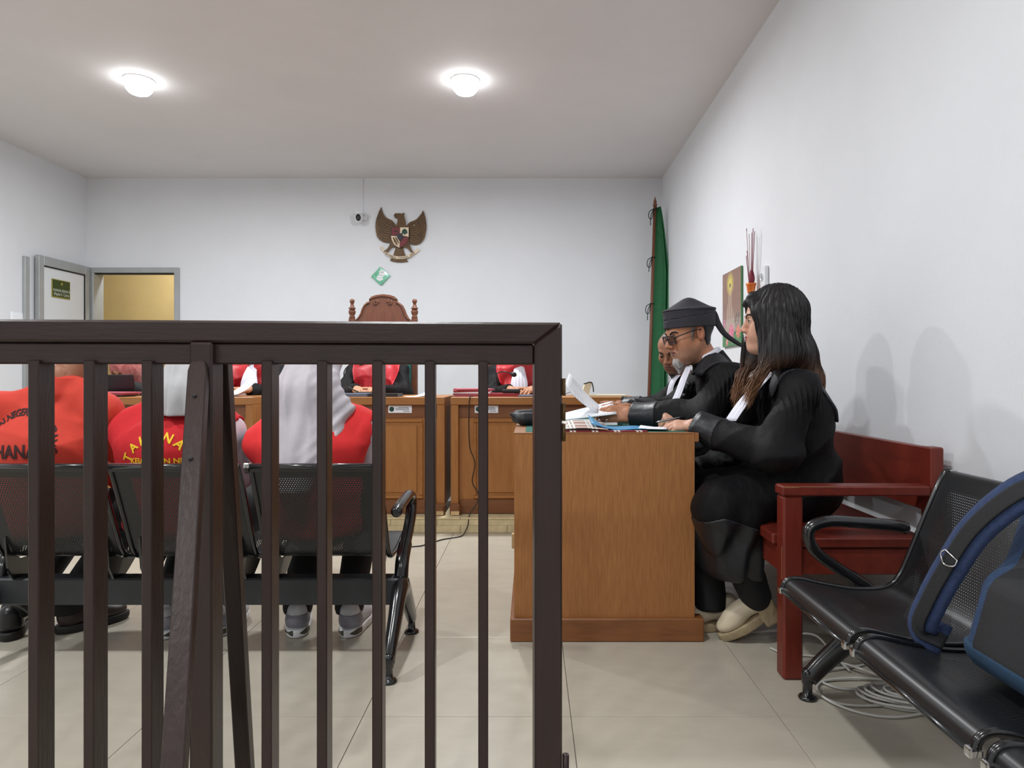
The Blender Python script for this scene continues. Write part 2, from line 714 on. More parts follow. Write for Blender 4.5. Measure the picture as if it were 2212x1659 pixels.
def perforated(name, pitch=0.0088, rad=0.00155, mu=0.05, mv0=0.03, mv1=0.03, W=0.44, LEN=0.8):
    """black sheet steel with a staggered grid of punched holes; UV in metres"""
    m = bpy.data.materials.new(name)
    m.use_nodes = True
    nt = m.node_tree
    N, L = nt.nodes, nt.links
    b = N['Principled BSDF']
    b.inputs['Base Color'].default_value = srgb(26, 27, 29)
    b.inputs['Roughness'].default_value = 0.36
    b.inputs['Specular IOR Level'].default_value = 0.5
    uv = N.new('ShaderNodeUVMap')
    sp = N.new('ShaderNodeSeparateXYZ')
    L.new(uv.outputs[0], sp.inputs[0])

    def op(o, a, bb=None, cc=None):
        n = N.new('ShaderNodeMath')
        n.operation = o
        for i, q in enumerate((a, bb, cc)):
            if q is None:
                continue
            if isinstance(q, (int, float)):
                n.inputs[i].default_value = q
            else:
                L.new(q, n.inputs[i])
        return n.outputs[0]
    u, v = sp.outputs[0], sp.outputs[1]
    q = pitch * 0.5774

    def dots(du, dv):
        fu = op('SUBTRACT', op('FRACT', op('DIVIDE', op('ADD', u, du), pitch)), 0.5)
        fv = op('SUBTRACT', op('FRACT', op('DIVIDE', op('ADD', v, dv), pitch * 1.732)), 0.5)
        a = op('MULTIPLY', fu, pitch)
        c = op('MULTIPLY', fv, pitch * 1.732)
        d = op('SQRT', op('ADD', op('MULTIPLY', a, a), op('MULTIPLY', c, c)))
        return op('LESS_THAN', d, rad)
    hole = op('MAXIMUM', dots(0, 0), dots(pitch / 2, pitch * 0.866))
    inu = op('MULTIPLY', op('GREATER_THAN', u, mu), op('LESS_THAN', u, W - mu))
    inv = op('MULTIPLY', op('GREATER_THAN', v, mv0), op('LESS_THAN', v, LEN - mv1))
    hole = op('MULTIPLY', hole, op('MULTIPLY', inu, inv))
    tr = N.new('ShaderNodeBsdfTransparent')
    mx = N.new('ShaderNodeMixShader')
    L.new(hole, mx.inputs[0])
    L.new(b.outputs[0], mx.inputs[1])
    L.new(tr.outputs[0], mx.inputs[2])
    L.new(mx.outputs[0], N['Material Output'].inputs[0])
    MATS[name] = m
    return m


# ================================================================ the setting
T = 0.6135
fl = MB().box((LX, FY, -0.12), (RX, BY, -0.008)).build('floor', 'grout')
tag(fl, 'pale beige polished floor tiles laid in a square grid', kind='structure')
xs = sorted({LX, RX} | {0.119 + T * k for k in range(-12, 6) if LX + 0.01 < 0.119 + T * k < RX - 0.01})
ys = sorted({BY} | {2.005 + T * k for k in range(-3, 12) if 2.005 + T * k < BY - 0.01})
tiles = {}
for i in range(len(xs) - 1):
    for j in range(len(ys) - 1):
        a, c = xs[i + 1] - xs[i], ys[j + 1] - ys[j]
        key = (round(a, 3), round(c, 3))
        if key not in tiles:
            g = 0.0009
            tiles[key] = MB().box((-a / 2 + g, -c / 2 + g, -0.008), (a / 2 - g, c / 2 - g, 0), 0.0008).mesh('tile', 'tile')
        o = link_mesh('tile', tiles[key], None, fl)
        o.matrix_parent_inverse = Matrix.Translation(fl.location).inverted()
        o.location = ((xs[i] + xs[i + 1]) / 2, (ys[j] + ys[j + 1]) / 2, 0)
# polished floor behind the camera
tb = MB().box((LX, FY, -0.008), (RX, ys[0] - 0.001, 0)).build('rear_tiling', 'tile', fl, world=True)

tag(MB().box((LX - .15, FY - .15, HZ), (RX + .15, BY + .15, HZ + 0.12)).build('ceiling', 'ceiling_paint'), 'plain grey white plaster ceiling with recessed round lamps', kind='structure')
tag(MB().box((RX, FY, -0.12), (RX + .15, BY + .15, HZ)).build('wall_right', 'wall_paint'), 'white painted wall on the right side', kind='structure')
tag(MB().box((LX - .15, FY, -0.12), (LX, BY + .15, HZ)).build('wall_left', 'wall_paint'), 'white painted wall on the left side', kind='structure')
tag(MB().box((LX, FY - .15, -0.12), (RX, FY, HZ)).build('wall_front', 'wall_paint'), 'white painted wall behind the viewer', kind='structure')
DX0, DX1, DZ = -4.69, -3.735, 2.165
wb = MB()
wb.box((LX, BY, -0.12), (DX0, BY + .14, HZ))
wb.box((DX0, BY, DZ), (DX1, BY + .14, HZ))
wb.box((DX1, BY, -0.12), (RX, BY + .14, HZ))
tag(wb.build('wall_back', 'wall_paint'), 'white painted back wall with the emblem and the open doorway', kind='structure')

# open doorway with its leaf swung flat along the left wall
dr = empty('door_1', (DX0, BY, 0), label='grey framed doorway in the back wall, white leaf swung open to the left', kind='structure')
fm = MB()
fm.box((DX0, BY - .03, 0), (DX0 + .05, BY + .15, DZ - .05), 0.004)
fm.box((DX1 - .05, BY - .03, 0), (DX1, BY + .15, DZ - .05), 0.004)
fm.box((DX0, BY - .03, DZ - .055), (DX1, BY + .15, DZ), 0.004)
fm.build('door_frame', 'aluminium', dr, world=True)
gk = MB()
gk.box((DX0 + .05, BY - .0, DZ - .066), (DX1 - .05, BY + .04, DZ - .054))
gk.build('gasket', 'rubber_black', dr, world=True)
LY0, LY1 = 6.46, 7.205
lf = MB()
for a in ((LY0, LY0 + .07, 0.02, DZ), (LY1 - .07, LY1, 0.02, DZ), (LY0 + .07, LY1 - .07, DZ - .09, DZ), (LY0 + .07, LY1 - .07, 0.02, 0.12)):
    lf.box((-4.705, a[0], a[2]), (-4.665, a[1], a[3]), 0.003)
leaf = lf.build('door_leaf', 'aluminium', dr, world=True)
MB().box((-4.70, LY0 + .065, .1), (-4.675, LY1 - .065, DZ - .085)).build('door_panel', 'door_white', leaf, world=True)
gs = MB()
gs.box((-4.676, LY0 + .07, DZ - .102), (-4.667, LY1 - .07, DZ - .088))
gs.box((-4.676, LY1 - .082, .12), (-4.667, LY1 - .07, DZ - .088))
gs.build('gasket', 'rubber_black', leaf, world=True)
# sign on the leaf
mat('sign_green', (40, 66, 30), 0.35)
mat('sign_gold', (150, 140, 60), 0.4)
mat('sign_white', (225, 232, 222), 0.5)
sg = MB().box((-4.674, 6.64, 1.785), (-4.668, 6.90, 1.965)).build('door_sign', 'sign_gold', leaf, world=True)
MB().box((-4.669, 6.648, 1.795), (-4.666, 6.892, 1.957)).build('sign_face', 'sign_green', leaf, world=True)
sgt = MB()
for s, z, sz in (('RUANGAN SIDANG III', 1.846, .027), ('(Majelis E / Cakra)', 1.808, .03)):
    v, f, wd = text_mesh(s, sz)
    k = min(1.0, .235 / wd)
    sgt.add([(-4.6645, 6.77 + p.x * k, z + p.y * 1.35) for p in v], f)
sgt.build('lettering', 'sign_white', leaf, world=True)
MB().lathe([(.012, 0), (.016, .004), (.012, .008), (.004, .009)], (-4.667, 6.77, 1.925), 12, Matrix.Rotation(PI / 2, 3, 'Y')).build('sign_crest', 'sign_gold', leaf, world=True)
hd = MB().tube([(-4.66, 6.53, 1.02), (-4.62, 6.53, 1.02), (-4.62, 6.64, 1.02)], .009).build('door_handle', 'black_metal', leaf, world=True)

# corridor behind the doorway
cw = MB()
cw.box((-5.9, 8.6, -.12), (-2.6, 8.7, 2.9))
cw.box((-6.0, 7.4, -.12), (-5.9, 8.7, 2.9))
cw.box((-2.6, 7.4, -.12), (-2.5, 8.7, 2.9))
tag(cw.build('wall_corridor', 'corridor_paint'), 'ochre yellow corridor wall seen through the open doorway', kind='structure')
tag(MB().box((-6.0, 7.4, 2.9), (-2.5, 8.7, 3.0)).build('ceiling_corridor', 'ceiling_paint'), 'corridor ceiling behind the doorway', kind='structure')
tag(MB().box((-6.0, 7.4, -.12), (-2.5, 8.7, 0)).build('floor_corridor', 'tile'), 'corridor floor behind the doorway', kind='structure')


def ceiling_light(x, y, z, label, watt, group='round ceiling lamps'):
    r = empty('ceiling_light', (x, y, z), 0, label, 'lamp', group)
    ring = MB()
    ring.lathe([(.103, 0), (.103, -.006), (.1, -.009), (.0955, -.009), (.0955, -.004)], seg=36)
    ring.build('trim_ring', 'lamp_trim', r)
    MB().lathe([(.0945, -.006), (.094, -.04), (.086, -.07), (.066, -.094), (.036, -.107), (.004, -.110)], seg=32).build('lens', 'lamp_lens', r)
    ld = bpy.data.lights.new('lamp', 'AREA')
    ld.shape = 'DISK'
    ld.size = 0.17
    ld.energy = watt
    ld.color = LAMP_COL
    lo = bpy.data.objects.new('lamp', ld)
    lo.parent = r
    lo.location = (0, 0, -.116)
    COL.objects.link(lo)
    return r


ceiling_light(-2.79, 4.85, HZ, 'glowing round ceiling lamp nearer the left wall', LAMP_WATT * 1.35)
ceiling_light(-0.465, 4.85, HZ, 'glowing round ceiling lamp above the centre of the room', LAMP_WATT * 1.35)
for (x, y, s, kw) in ((-2.79, 1.4, 'left lamp of the row above the seated defendants', 1.1), (-.465, 1.4, 'right lamp of the row above the railing', .72),
                      (-2.79, -2.05, 'left lamp of the row behind the viewer', 1.0), (-.465, -2.05, 'right lamp of the row behind the viewer', .85)):
    ceiling_light(x, y, HZ, 'round ceiling lamp, ' + s, LAMP_WATT * kw)
ceiling_light(-4.2, 7.75, 2.9, 'added unseen lamp that brightens the corridor behind the doorway', 20.0)  # added lamp, out of view, to brighten the ochre corridor wall

# raised platform of the judges, faced with two courses of pale tiles
PZ = 0.10
pf = MB().box((-3.45, 4.385, 0), (RX, BY, PZ - .012)).build('platform', 'grout')
tag(pf, 'low raised platform under the judges desks, faced with cream tiles', kind='structure')
rng = random.Random(4)
tm = {}
def piece(name, lo, hi, material, parent, bev=0.0015):
    lo, hi = Vector(lo), Vector(hi)
    d = hi - lo
    key = (name, material, tuple(round(q, 3) for q in d))
    if key not in tm:
        tm[key] = MB().box(-d / 2, d / 2, bev).mesh(name, material)
    o = link_mesh(name, tm[key], None, parent)
    o.location = (lo + hi) / 2 - parent.location
    return o
for row, (z0, z1) in enumerate(((0.001, .047), (.048, .088))):
    x = -3.45 - (0.15 if row else 0)
    while x < RX:
        a, c = max(x, -3.45), min(x + .30, RX)
        if c - a > .02:
            piece('facing_tile', (a + .001, 4.372 + rng.uniform(-.0012, .0012), z0), (c - .001, 4.386, z1), 'step_tile', pf)
        x += .30
x = -3.45
while x < RX - .02:
    for j in range(5):
        piece('platform_tile', (x + .001, 4.365 + j * .577 + .001, PZ - .012), (min(x + .6, RX) - .001, 4.365 + (j + 1) * .577 - .001, PZ), 'step_tile' if j == 0 else 'tile', pf)
    x += .6

# ================================================================ railing in the foreground
rl_rz = math.atan2(.08, 1.067)
RXP, RYP = 0.037, 1.40
rail = empty('courtroom_railing', (RXP, RYP, 0), rl_rz, 'dark brown wooden railing with upright bars across the left foreground', 'railing')
rc, rs_ = math.cos(rl_rz), math.sin(rl_rz)


def rail_x(px):
    k = (px - VX) / F
    return (k * RYP - RXP) / (rc - k * rs_)


MB().prism([(-2.0, 1.0695), (-.0285, 1.0695), (.0285, 1.113), (-2.0, 1.113)], 0.0, .062, bev=.0045).build('top_rail', 'rail_wood_h', rail)
MB().prism([(-.0285, 0.0), (.0285, 0.0), (.0285, 1.1125), (-.0285, 1.069)], 0.0, .062, bev=.004).build('end_post', 'rail_wood', rail)
MB().prism([(-2.0, 1.086), (-.045, 1.086), (-.0285, 1.093), (-2.0, 1.093)], -.004, .0, bev=.001)
MB().box((-2.0, .014, 1.0265), (-.029, .058, 1.0688), .003).build('upper_rail', 'rail_wood_h', rail)
MB().box((-2.0, .010, .06), (-.029, .052, .12), .004).build('lower_rail', 'rail_wood_h', rail)
for px in (1033, 917, 803, 683, 563, 303, 177, 57, -68, -190, -312):
    x = rail_x(px)
    MB().box((x, .003, .1), (x + .0205, .056, 1.034), .0022).build('baluster', 'rail_wood', rail)
xp = rail_x(410)
post = MB().box((xp, -.004, 0), (xp + .044, .058, 1.0695), .004).build('middle_post', 'rail_wood', rail)
def brace(name, pts, half, thick):
    """leaning plank from pts[0] (top) to pts[1] (foot), rail-local, broad face towards the viewer"""
    a, b = Vector(pts[0]), Vector(pts[1])
    d = (b - a).normalized()
    sx = Vector((1, 0, 0))
    sx = (sx - d * sx.dot(d)).normalized()
    n = sx.cross(d)
    Rm = Matrix((sx, n, -d)).transposed()
    L_ = (b - a).length
    mb = MB()
    bm = bmesh.new()
    prof = [(-half, -L_), (half, -L_), (half, -.02), (half * .8, -.006), (half * .5, 0), (-half * .5, 0), (-half * .8, -.006), (-half, -.02)]
    A = [bm.verts.new((p, -thick / 2, q)) for p, q in prof]
    B = [bm.verts.new((p, thick / 2, q)) for p, q in prof]
    bm.faces.new(A)
    bm.faces.new(B)
    for i in range(len(prof)):
        bm.faces.new((A[i], A[(i + 1) % len(prof)], B[(i + 1) % len(prof)], B[i]))
    bmesh.ops.recalc_face_normals(bm, faces=bm.faces)
    bmesh.ops.bevel(bm, geom=list(bm.edges), offset=.002, segments=1, affect='EDGES')
    for v in bm.verts:
        v.co = Rm @ v.co + a
    mb.bm(bm)
    return mb.build(name, 'rail_wood', rail)
ri = wmat(rail).inverted()
ta = ri @ at(431, 783, 1.352)
tb_ = ri @ at(377, 1659, 1.06)
tb_ = ta + (tb_ - ta) * (ta.z - 0.012) / (ta.z - tb_.z)
b1 = brace('front_brace', (ta, tb_), .0178, .022)
for px, py in ((424, 855), (413, 990)):
    k = at(px, py, 1.0)
    # bolt heads on the front brace
    p = ri @ at(px, py, 1.33 if py < 900 else 1.27)
    t_ = (ta.z - p.z) / (ta.z - tb_.z)
    q = ta + (tb_ - ta) * t_ + Vector((0.0, -.012, 0))
    MB().lathe([(.0042, -.002), (.0042, .002), (.002, .003)], q, 8, Matrix.Rotation(PI / 2, 3, 'X')).build('bolt', 'rubber_black', b1)
ra = ri @ at(476, 748, 1.43)
rb_ = ri @ at(528, 1640, 1.60)
rb_ = ra + (rb_ - ra) * (ra.z - 0.012) / (ra.z - rb_.z)
brace('rear_brace', (ra, rb_), .018, .03)
for py in (836, 890, 934):
    p = at(1215, py, 1.41)
    h = MB()
    h.box((p.x - .002, p.y - .004, p.z - .017), (p.x + .0035, p.y + .03, p.z + .017), .001)
    h.tube([(p.x + .003, p.y - .005, p.z - .018), (p.x + .003, p.y - .005, p.z + .018)], .0032, 8)
    h.build('hinge', 'brass', rail, world=True)
p = at(1222, 1650, 1.41)
h = MB().tube([(p.x, p.y, p.z + .02), (p.x, p.y, p.z - .06)], .007, 8)
h.build('drop_bolt', 'rail_wood', rail, world=True)

# ================================================================ lawyers' table
TX0, TX1, TY0, TY1, TZ = -.064, .632, 2.58, 3.78, .789
tab = empty('lawyers_table', ((TX0 + TX1) / 2, (TY0 + TY1) / 2, 0), 0, 'worn orange brown veneered table with a solid end panel facing the viewer', 'table')
MB().box((TX0 + .002, TY0 + .004, .086), (TX1 - .008, TY0 + .03, TZ - .003), .0015).build('end_panel', 'oak', tab, world=True)
MB().box((TX0 + .004, TY1 - .03, .09), (TX1 - .012, TY1 - .006, TZ - .028), .002).build('end_panel', 'oak', tab, world=True)
MB().box((TX0 + .006, TY0 + .03, .09), (TX0 + .03, TY1 - .03, TZ - .028), .002).build('front_panel', 'oak', tab, world=True)
tp = MB().box((TX0, TY0 + .03, TZ - .03), (TX1 + .008, TY1, TZ), .002).box((TX0, TY0 + .003, TZ - .003), (TX1 - .006, TY0 + .031, TZ)).box((TX1 - .0075, TY0 + .004, TZ - .034), (TX1 + .008, TY0 + .0305, TZ), .0015).build('table_top', 'oak_h', tab, world=True)
MB().box((TX0 + .045, TY0 + .04, TZ - .002), (TX1 - .03, TY1 - .06, TZ + .0012)).build('cloth_inlay', 'green_cloth', tp, world=True)
MB().box((TX0 - .013, TY0 - .012, 0), (TX1 + .024, TY0 + .05, .088), .004).build('plinth', 'oak_dark', tab, world=True)
MB().box((TX0 - .013, TY0 + .05, 0), (TX0 + .04, TY1, .088), .004).build('plinth', 'oak_dark', tab, world=True)
MB().box((TX0 - .013, TY0 + .2, .30), (TX0 + .005, TY0 + .225, .36), .002).build('side_cleat', 'raw_wood', tab, world=True)

# ================================================================ judges' desks
DTOP = .87
def desk(x0, x1, label, sticker=None):
    y0, y1 = 4.45, 5.10
    d = empty('judge_desk', ((x0 + x1) / 2, (y0 + y1) / 2, PZ), 0, label, 'desk', 'judges desks on the platform')
    b = lambda n, lo, hi, m, par=d, bev=.003: MB().box(lo, hi, bev).build(n, m, par, world=True)
    b('desk_top', (x0, y0 - .005, DTOP - .05), (x1, y1, DTOP), 'desk_wood_h')
    b('side_panel', (x0, y0, PZ + .06), (x0 + .05, y1, DTOP - .05), 'desk_wood')
    b('side_panel', (x1 - .05, y0, PZ + .06), (x1, y1, DTOP - .05), 'desk_wood')
    for xx in (x0 - .004, x1 - .066):
        f = b('foot', (xx, y0 - .03, PZ), (xx + .07, y0 + .06, PZ + .075), 'desk_dark', bev=.012)
        b('worn_patch', (xx + .008, y0 - .0312, PZ + .004), (xx + .062, y0 - .029, PZ + .03), 'raw_wood', f, .0)
    b('modesty_panel', (x0 + .05, y0 + .035, PZ + .02), (x1 - .05, y0 + .055, DTOP - .05), 'desk_wood')
    b('kick_board', (x0 + .06, y0 + .02, PZ + .005), (x1 - .06, y0 + .036, PZ + .095), 'desk_dark')
    b('shade_band', (x0 + .05, y0 + .028, DTOP - .135), (x1 - .05, y0 + .036, DTOP - .05), 'desk_dark', bev=.001)  # darker strip painting in the shadow below the desk top
    # framed field: a raised moulding round a flat field
    fx0, fx1, fz0, fz1 = x0 + .145, x1 - .145, PZ + .10, DTOP - .145
    for lo, hi in (((fx0, y0 + .022, fz1 - .022), (fx1, y0 + .036, fz1)), ((fx0, y0 + .022, fz0), (fx1, y0 + .036, fz0 + .022)),
                   ((fx0, y0 + .022, fz0 + .022), (fx0 + .022, y0 + .036, fz1 - .022)), ((fx1 - .022, y0 + .022, fz0 + .022), (fx1, y0 + .036, fz1 - .022))):
        b('moulding', lo, hi, 'desk_wood_h', bev=.006)
    b('field_panel', (fx0 + .04, y0 + .026, fz0 + .04), (fx1 - .04, y0 + .036, fz1 - .04), 'desk_wood', bev=.004)
    if sticker:
        sx, sz = sticker
        st = b('sticker', (sx - .077, y0 + .0245, sz - .024), (sx + .077, y0 + .0285, sz + .024), 'paper', bev=0)
        m = MB().lathe([(.016, 0), (.016, .001)], (sx - .055, y0 + .0245, sz), 16, Matrix.Rotation(PI / 2, 3, 'X'))
        m.build('crest', 'emblem_green', st, world=True)
        m = MB()
        for zz, a, c in ((.012, -.01, .055), (.004, -.03, .06), (-.004, -.03, .06), (-.014, .02, .065)):
            m.box((sx + a, y0 + .0235, sz + zz - .0014), (sx + c, y0 + .0242, sz + zz + .0014))
        m.build('print_lines', 'ink', st, world=True)
    return d
dk2 = desk(-1.70, -.562, 'middle judge desk with a white and green sticker on its front', (-.858, .79))
dk3 = desk(-.522, .70, 'right judge desk with the black cable hanging down its front', (-.29, .79))
dk1 = desk(-3.02, -1.815, 'left judge desk behind the defendants with the black laptop on it')

# ================================================================ red bench along the right wall
rbn = empty('red_bench', (1.1, 3.3, 0), 0, 'long red brown wooden bench against the right wall under the lawyers', 'bench')
BX0, BX1, BY0, BY1 = .834, 1.365, 2.244, 4.30
B_ = lambda n, lo, hi, m='red_wood', bev=.004, par=rbn: MB().box(lo, hi, bev).build(n, m, par, world=True)
for yy in (BY0, BY1 - .065):
    B_('front_leg', (BX0, yy, 0), (BX0 + .066, yy + .065, .607), 'red_wood_v', .007)
    B_('rear_leg', (BX1 - .045, yy, 0), (BX1, yy + .06, .768), 'red_wood_v', .005)
    B_('armrest', (BX0 - .004, yy - .004, .608), (BX1 - .046, yy + .07, .641), 'red_wood', .005)
    B_('side_rail', (BX0 + .067, yy + .012, .345), (BX1 - .046, yy + .045, .43), 'red_wood', .003)
B_('front_rail', (BX0 + .005, BY0 + .066, .345), (BX0 + .035, BY1 - .066, .43), 'red_wood', .003)
B_('seat_board', (BX0 + .068, BY0 + .004, .436), (BX1 - .047, BY1 - .004, .468), 'red_wood', .004)
B_('seat_nosing', (BX0 - .012, BY0 + .067, .432), (BX0 + .066, BY1 - .067, .469), 'red_wood', .005)
B_('back_board', (BX1 - .04, BY0 + .061, .552), (BX1 - .012, BY1 - .061, .765), 'red_wood', .003)
for (a0, a1, z0) in ((.002, .05, .6355), (.055, .12, .638), (.13, .17, .6375)):
    B_('worn_edge', (BX0 + a0, BY0 - .0046, z0), (BX0 + a1, BY0 - .003, .640), 'worn_edge', 0)
B_('scratch', (BX0 - .0005, BY0 + .012, .33), (BX0 + .0005, BY0 + .016, .44), 'worn_edge', 0)

# ================================================================ steel waiting benches
PITCH, SW = .47, .455
PROF = [(-.205, .688), (-.212, .702), (-.203, .714), (-.188, .71), (-.165, .668), (-.115, .55), (-.072, .445), (-.048, .395), (-.02, .365), (.03, .352), (.11, .354), (.2, .37), (.25, .382), (.282, .384), (.303, .372), (.312, .345)]
pc = [Vector((0, a, b)) for a, b in PROF]
pr = catmull(pc, 4)
LENS = [0.0]
for i in range(1, len(pr)):
    LENS.append(LENS[-1] + (pr[i] - pr[i - 1]).length)
perforated('perforated_steel', W=SW - .03, LEN=LENS[-1], mu=.058, mv0=.10, mv1=.125)


def seat_mesh():
    W = SW - .03
    vs, fs, uv = [], [], []
    nu = 6
    for i, p in enumerate(pr):
        for j in range(nu + 1):
            vs.append((-W / 2 + W * j / nu, p.y, p.z))
            uv.append((W * j / nu, LENS[i]))
    for i in range(len(pr) - 1):
        for j in range(nu):
            a = i * (nu + 1) + j
            fs.append((a, a + 1, a + nu + 2, a + nu + 1))
    me = bpy.data.meshes.new('seat_shell')
    me.from_pydata(vs, [], fs)
    l = me.uv_layers.new(name='UVMap')
    for p in me.polygons:
        p.use_smooth = True
        for li in p.loop_indices:
            l.data[li].uv = uv[me.loops[li].vertex_index]
    me.materials.append(M('perforated_steel'))
    return me
SEAT = seat_mesh()
SIDE = MB().tube([(0, p.y, p.z) for p in pr], .0088, 8, sx=1.0).mesh('side_tube', 'black_metal')
CAPM = MB().box((-.010, -.012, -.009), (.010, .012, .009), .004, seg=2).mesh('end_cap', 'chrome')
TOPC = MB().tube([(-SW / 2 + .02, -.207, .706), (SW / 2 - .02, -.207, .706)], .0095, 8).mesh('top_lip', 'black_metal')
FRONTC = MB().tube([(-SW / 2 + .02, .312, .347), (SW / 2 - .02, .312, .347)], .006, 8).mesh('front_lip', 'black_metal')
BRK = MB().prism([(-.075, .44), (-.05, .385), (.0, .348), (.12, .345), (.06, .30), (.034, .283), (-.034, .283), (-.062, .33)], -.004, .004, axis='x').mesh('bracket', 'black_metal')
ARMP = catmull([(0, -.085, .532), (0, -.04, .54), (0, .06, .548), (0, .15, .552), (0, .205, .535), (0, .215, .50), (0, .19, .455), (0, .13, .41), (0, .07, .37), (0, .02, .33), (0, .0, .27)], 5)
ARM = MB().tube(ARMP, [.0185 if i < len(ARMP) - 12 else .022 for i in range(len(ARMP))], 12, sx=1.15).lathe([(.017, -.006), (.02, 0), (.017, .008), (.008, .014)], ARMP[0], 12, Matrix.Rotation(-PI / 2 - .1, 3, 'X').inverted()).mesh('armrest', 'black_metal')
def leg_mesh():
    m = MB()
    for s in (1, -1):
        path = catmull([(0, 0, .255), (0, s * .05, .225), (0, s * .11, .165), (0, s * .175, .105), (0, s * .215, .062)], 5)
        m.tube(path, [.042 - .014 * (i / (len(path) - 1)) for i in range(len(path))], 12, sx=.72)
    return m.mesh('leg_frame', 'black_metal')
LEGM = leg_mesh()
FOOT = MB().lathe([(.027, 0), (.029, .006), (.022, .012), (.0145, .015), (.0145, .045), (.018, .05), (.018, .085), (.011, .094), (.003, .096)], seg=16).mesh('foot', 'black_metal')


def steel_bench(loc, rz, label, ends):
    b = empty('waiting_bench', loc, rz, label, 'bench', 'black perforated steel benches')
    wd = 3 * PITCH
    MB().box((-wd / 2 - .02, -.035, .19), (wd / 2 + .02, .035, .285), .006).build('beam', 'black_beam', b)
    for k in (-1, 0, 1):
        s = link_mesh('seat_shell', SEAT, None, b, (k * PITCH, 0, 0))
        for e in (-1, 1):
            t = link_mesh('side_tube', SIDE, None, s, (e * (SW / 2 - .0125), 0, 0))
            link_mesh('end_cap', CAPM, None, s, (e * (SW / 2 - .014), -.208, .71))
            link_mesh('end_cap', CAPM, None, s, (e * (SW / 2 - .014), .311, .35))
        link_mesh('top_lip', TOPC, None, s)
        link_mesh('front_lip', FRONTC, None, s)
        for e in (-1, 1):
            link_mesh('bracket', BRK, None, s, (e * (SW / 2 - .05), 0, 0))
    for e in (-1, 1):
        x = e * (wd / 2 + .018)
        l = link_mesh('leg_frame', LEGM, None, b, (x, 0, 0))
        for s in (-1, 1):
            link_mesh('foot', FOOT, None, l, (0, s * .218, 0))
        link_mesh('armrest', ARM, None, b, (x, 0, 0))
    return b


LBX, LBY = -.719 - PITCH, 2.45
lb = steel_bench((LBX, LBY, 0), 0, 'black perforated steel bench seen from behind with the three defendants on it', 0)
RBX = 1.08
rb = steel_bench((RBX, 2.10 - 1.5 * PITCH, 0), PI / 2, 'black perforated steel bench at the right edge with the backpack on it', 0)

# ================================================================ things on the back wall
def rel(pts, c, k):
    return [((u - c[0]) * k, (c[1] - v) * k) for u, v in pts]


em_c = at(865, 507, BY - .004)
em = empty('wall_emblem', (em_c.x, BY, em_c.z), 0, 'carved bronze eagle emblem with a shield and motto ribbon on the back wall', 'emblem')
EK, EC = 7.25 / F / 8.294, (700, 640)
def eprism(name, pts, d0, d1, m, bev=0.0, par=em):
    return MB().prism(rel(pts, EC, EK), -d1, -d0, bev=bev).build(name, m, par)
lw = [(362, 150), (335, 205), (300, 290), (275, 360), (262, 430), (258, 500), (265, 560), (274, 630), (290, 680), (315, 720), (345, 745), (385, 772), (430, 785), (480, 790), (530, 785), (580, 720), (630, 620), (650, 520), (628, 478), (600, 440), (560, 390), (510, 368), (470, 350), (430, 315), (400, 270), (382, 225), (372, 190)]
rw = [(1105, 210), (1085, 260), (1060, 290), (1025, 335), (990, 370), (940, 395), (900, 410), (860, 430), (830, 465), (800, 500), (790, 600), (830, 700), (862, 800), (910, 822), (960, 828), (1015, 820), (1060, 800), (1100, 760), (1130, 710), (1152, 640), (1165, 560), (1170, 490), (1165, 430), (1155, 350), (1140, 300), (1125, 245)]
wl = eprism('wing', lw, .006, .022, 'emblem_gold')
wr = eprism('wing', rw, .006, .022, 'emblem_gold')
for side, par in ((-1, wl), (1, wr)):
    g = MB()
    for i in range(9):
        t = i / 8
        y0 = 470 + 270 * t
        pts = []
        for s in range(9):
            q = s / 8
            if side > 0:
                u = 845 + (300 - 60 * abs(t - .3)) * q
                v = y0 - (170 * (1 - t) + 30) * q * q + 60 * t * math.sin(q * PI)
            else:
                u = 590 - (300 - 60 * abs(t - .3)) * q
                v = y0 - 25 - (200 * (1 - t) + 20) * q * q + 60 * t * math.sin(q * PI)
            x, z = (u - EC[0]) * EK, (EC[1] - v) * EK
            pts.append((x, -.0225, z))
        g.tube(pts, .0022, 5)
    g.build('feather_ridge', 'emblem_dark', par)
eprism('tail', [(620, 870), (580, 1000), (545, 1060), (515, 1105), (540, 1108), (560, 1125), (580, 1118), (600, 1135), (625, 1126), (650, 1142), (675, 1130), (700, 1145), (725, 1130), (745, 1142), (765, 1128), (785, 1137), (800, 1122), (838, 1132), (815, 1080), (795, 1020), (770, 960), (750, 870)], .006, .018, 'emblem_gold')
eprism('body', [(640, 470), (652, 430), (662, 392), (650, 372), (664, 356), (640, 352), (612, 346), (596, 330), (618, 322), (640, 318), (612, 306), (590, 312), (596, 290), (622, 264), (660, 270), (700, 268), (735, 274), (775, 256), (768, 290), (775, 330), (790, 380), (800, 420), (805, 480), (850, 560), (862, 800), (800, 865), (700, 890), (600, 865), (535, 800), (550, 560)], .008, .034, 'emblem_gold')
eprism('leg', [(525, 780), (515, 830), (480, 890), (420, 940), (405, 950), (440, 965), (480, 955), (530, 895), (590, 850)], .01, .03, 'emblem_gold')
eprism('leg', [(790, 865), (850, 905), (890, 955), (920, 975), (965, 985), (925, 945), (895, 890), (872, 820)], .01, .03, 'emblem_gold')
sh = eprism('shield', [(545, 512), (865, 512), (865, 700), (840, 785), (785, 848), (697, 896), (600, 835), (545, 740)], .034, .038, 'emblem_dark')
eprism('shield_quarter', [(556, 522), (700, 522), (700, 662), (556, 662)], .038, .042, 'emblem_red', par=sh)
eprism('shield_quarter', [(705, 522), (858, 522), (858, 690), (705, 660)], .038, .042, 'emblem_cream', par=sh)
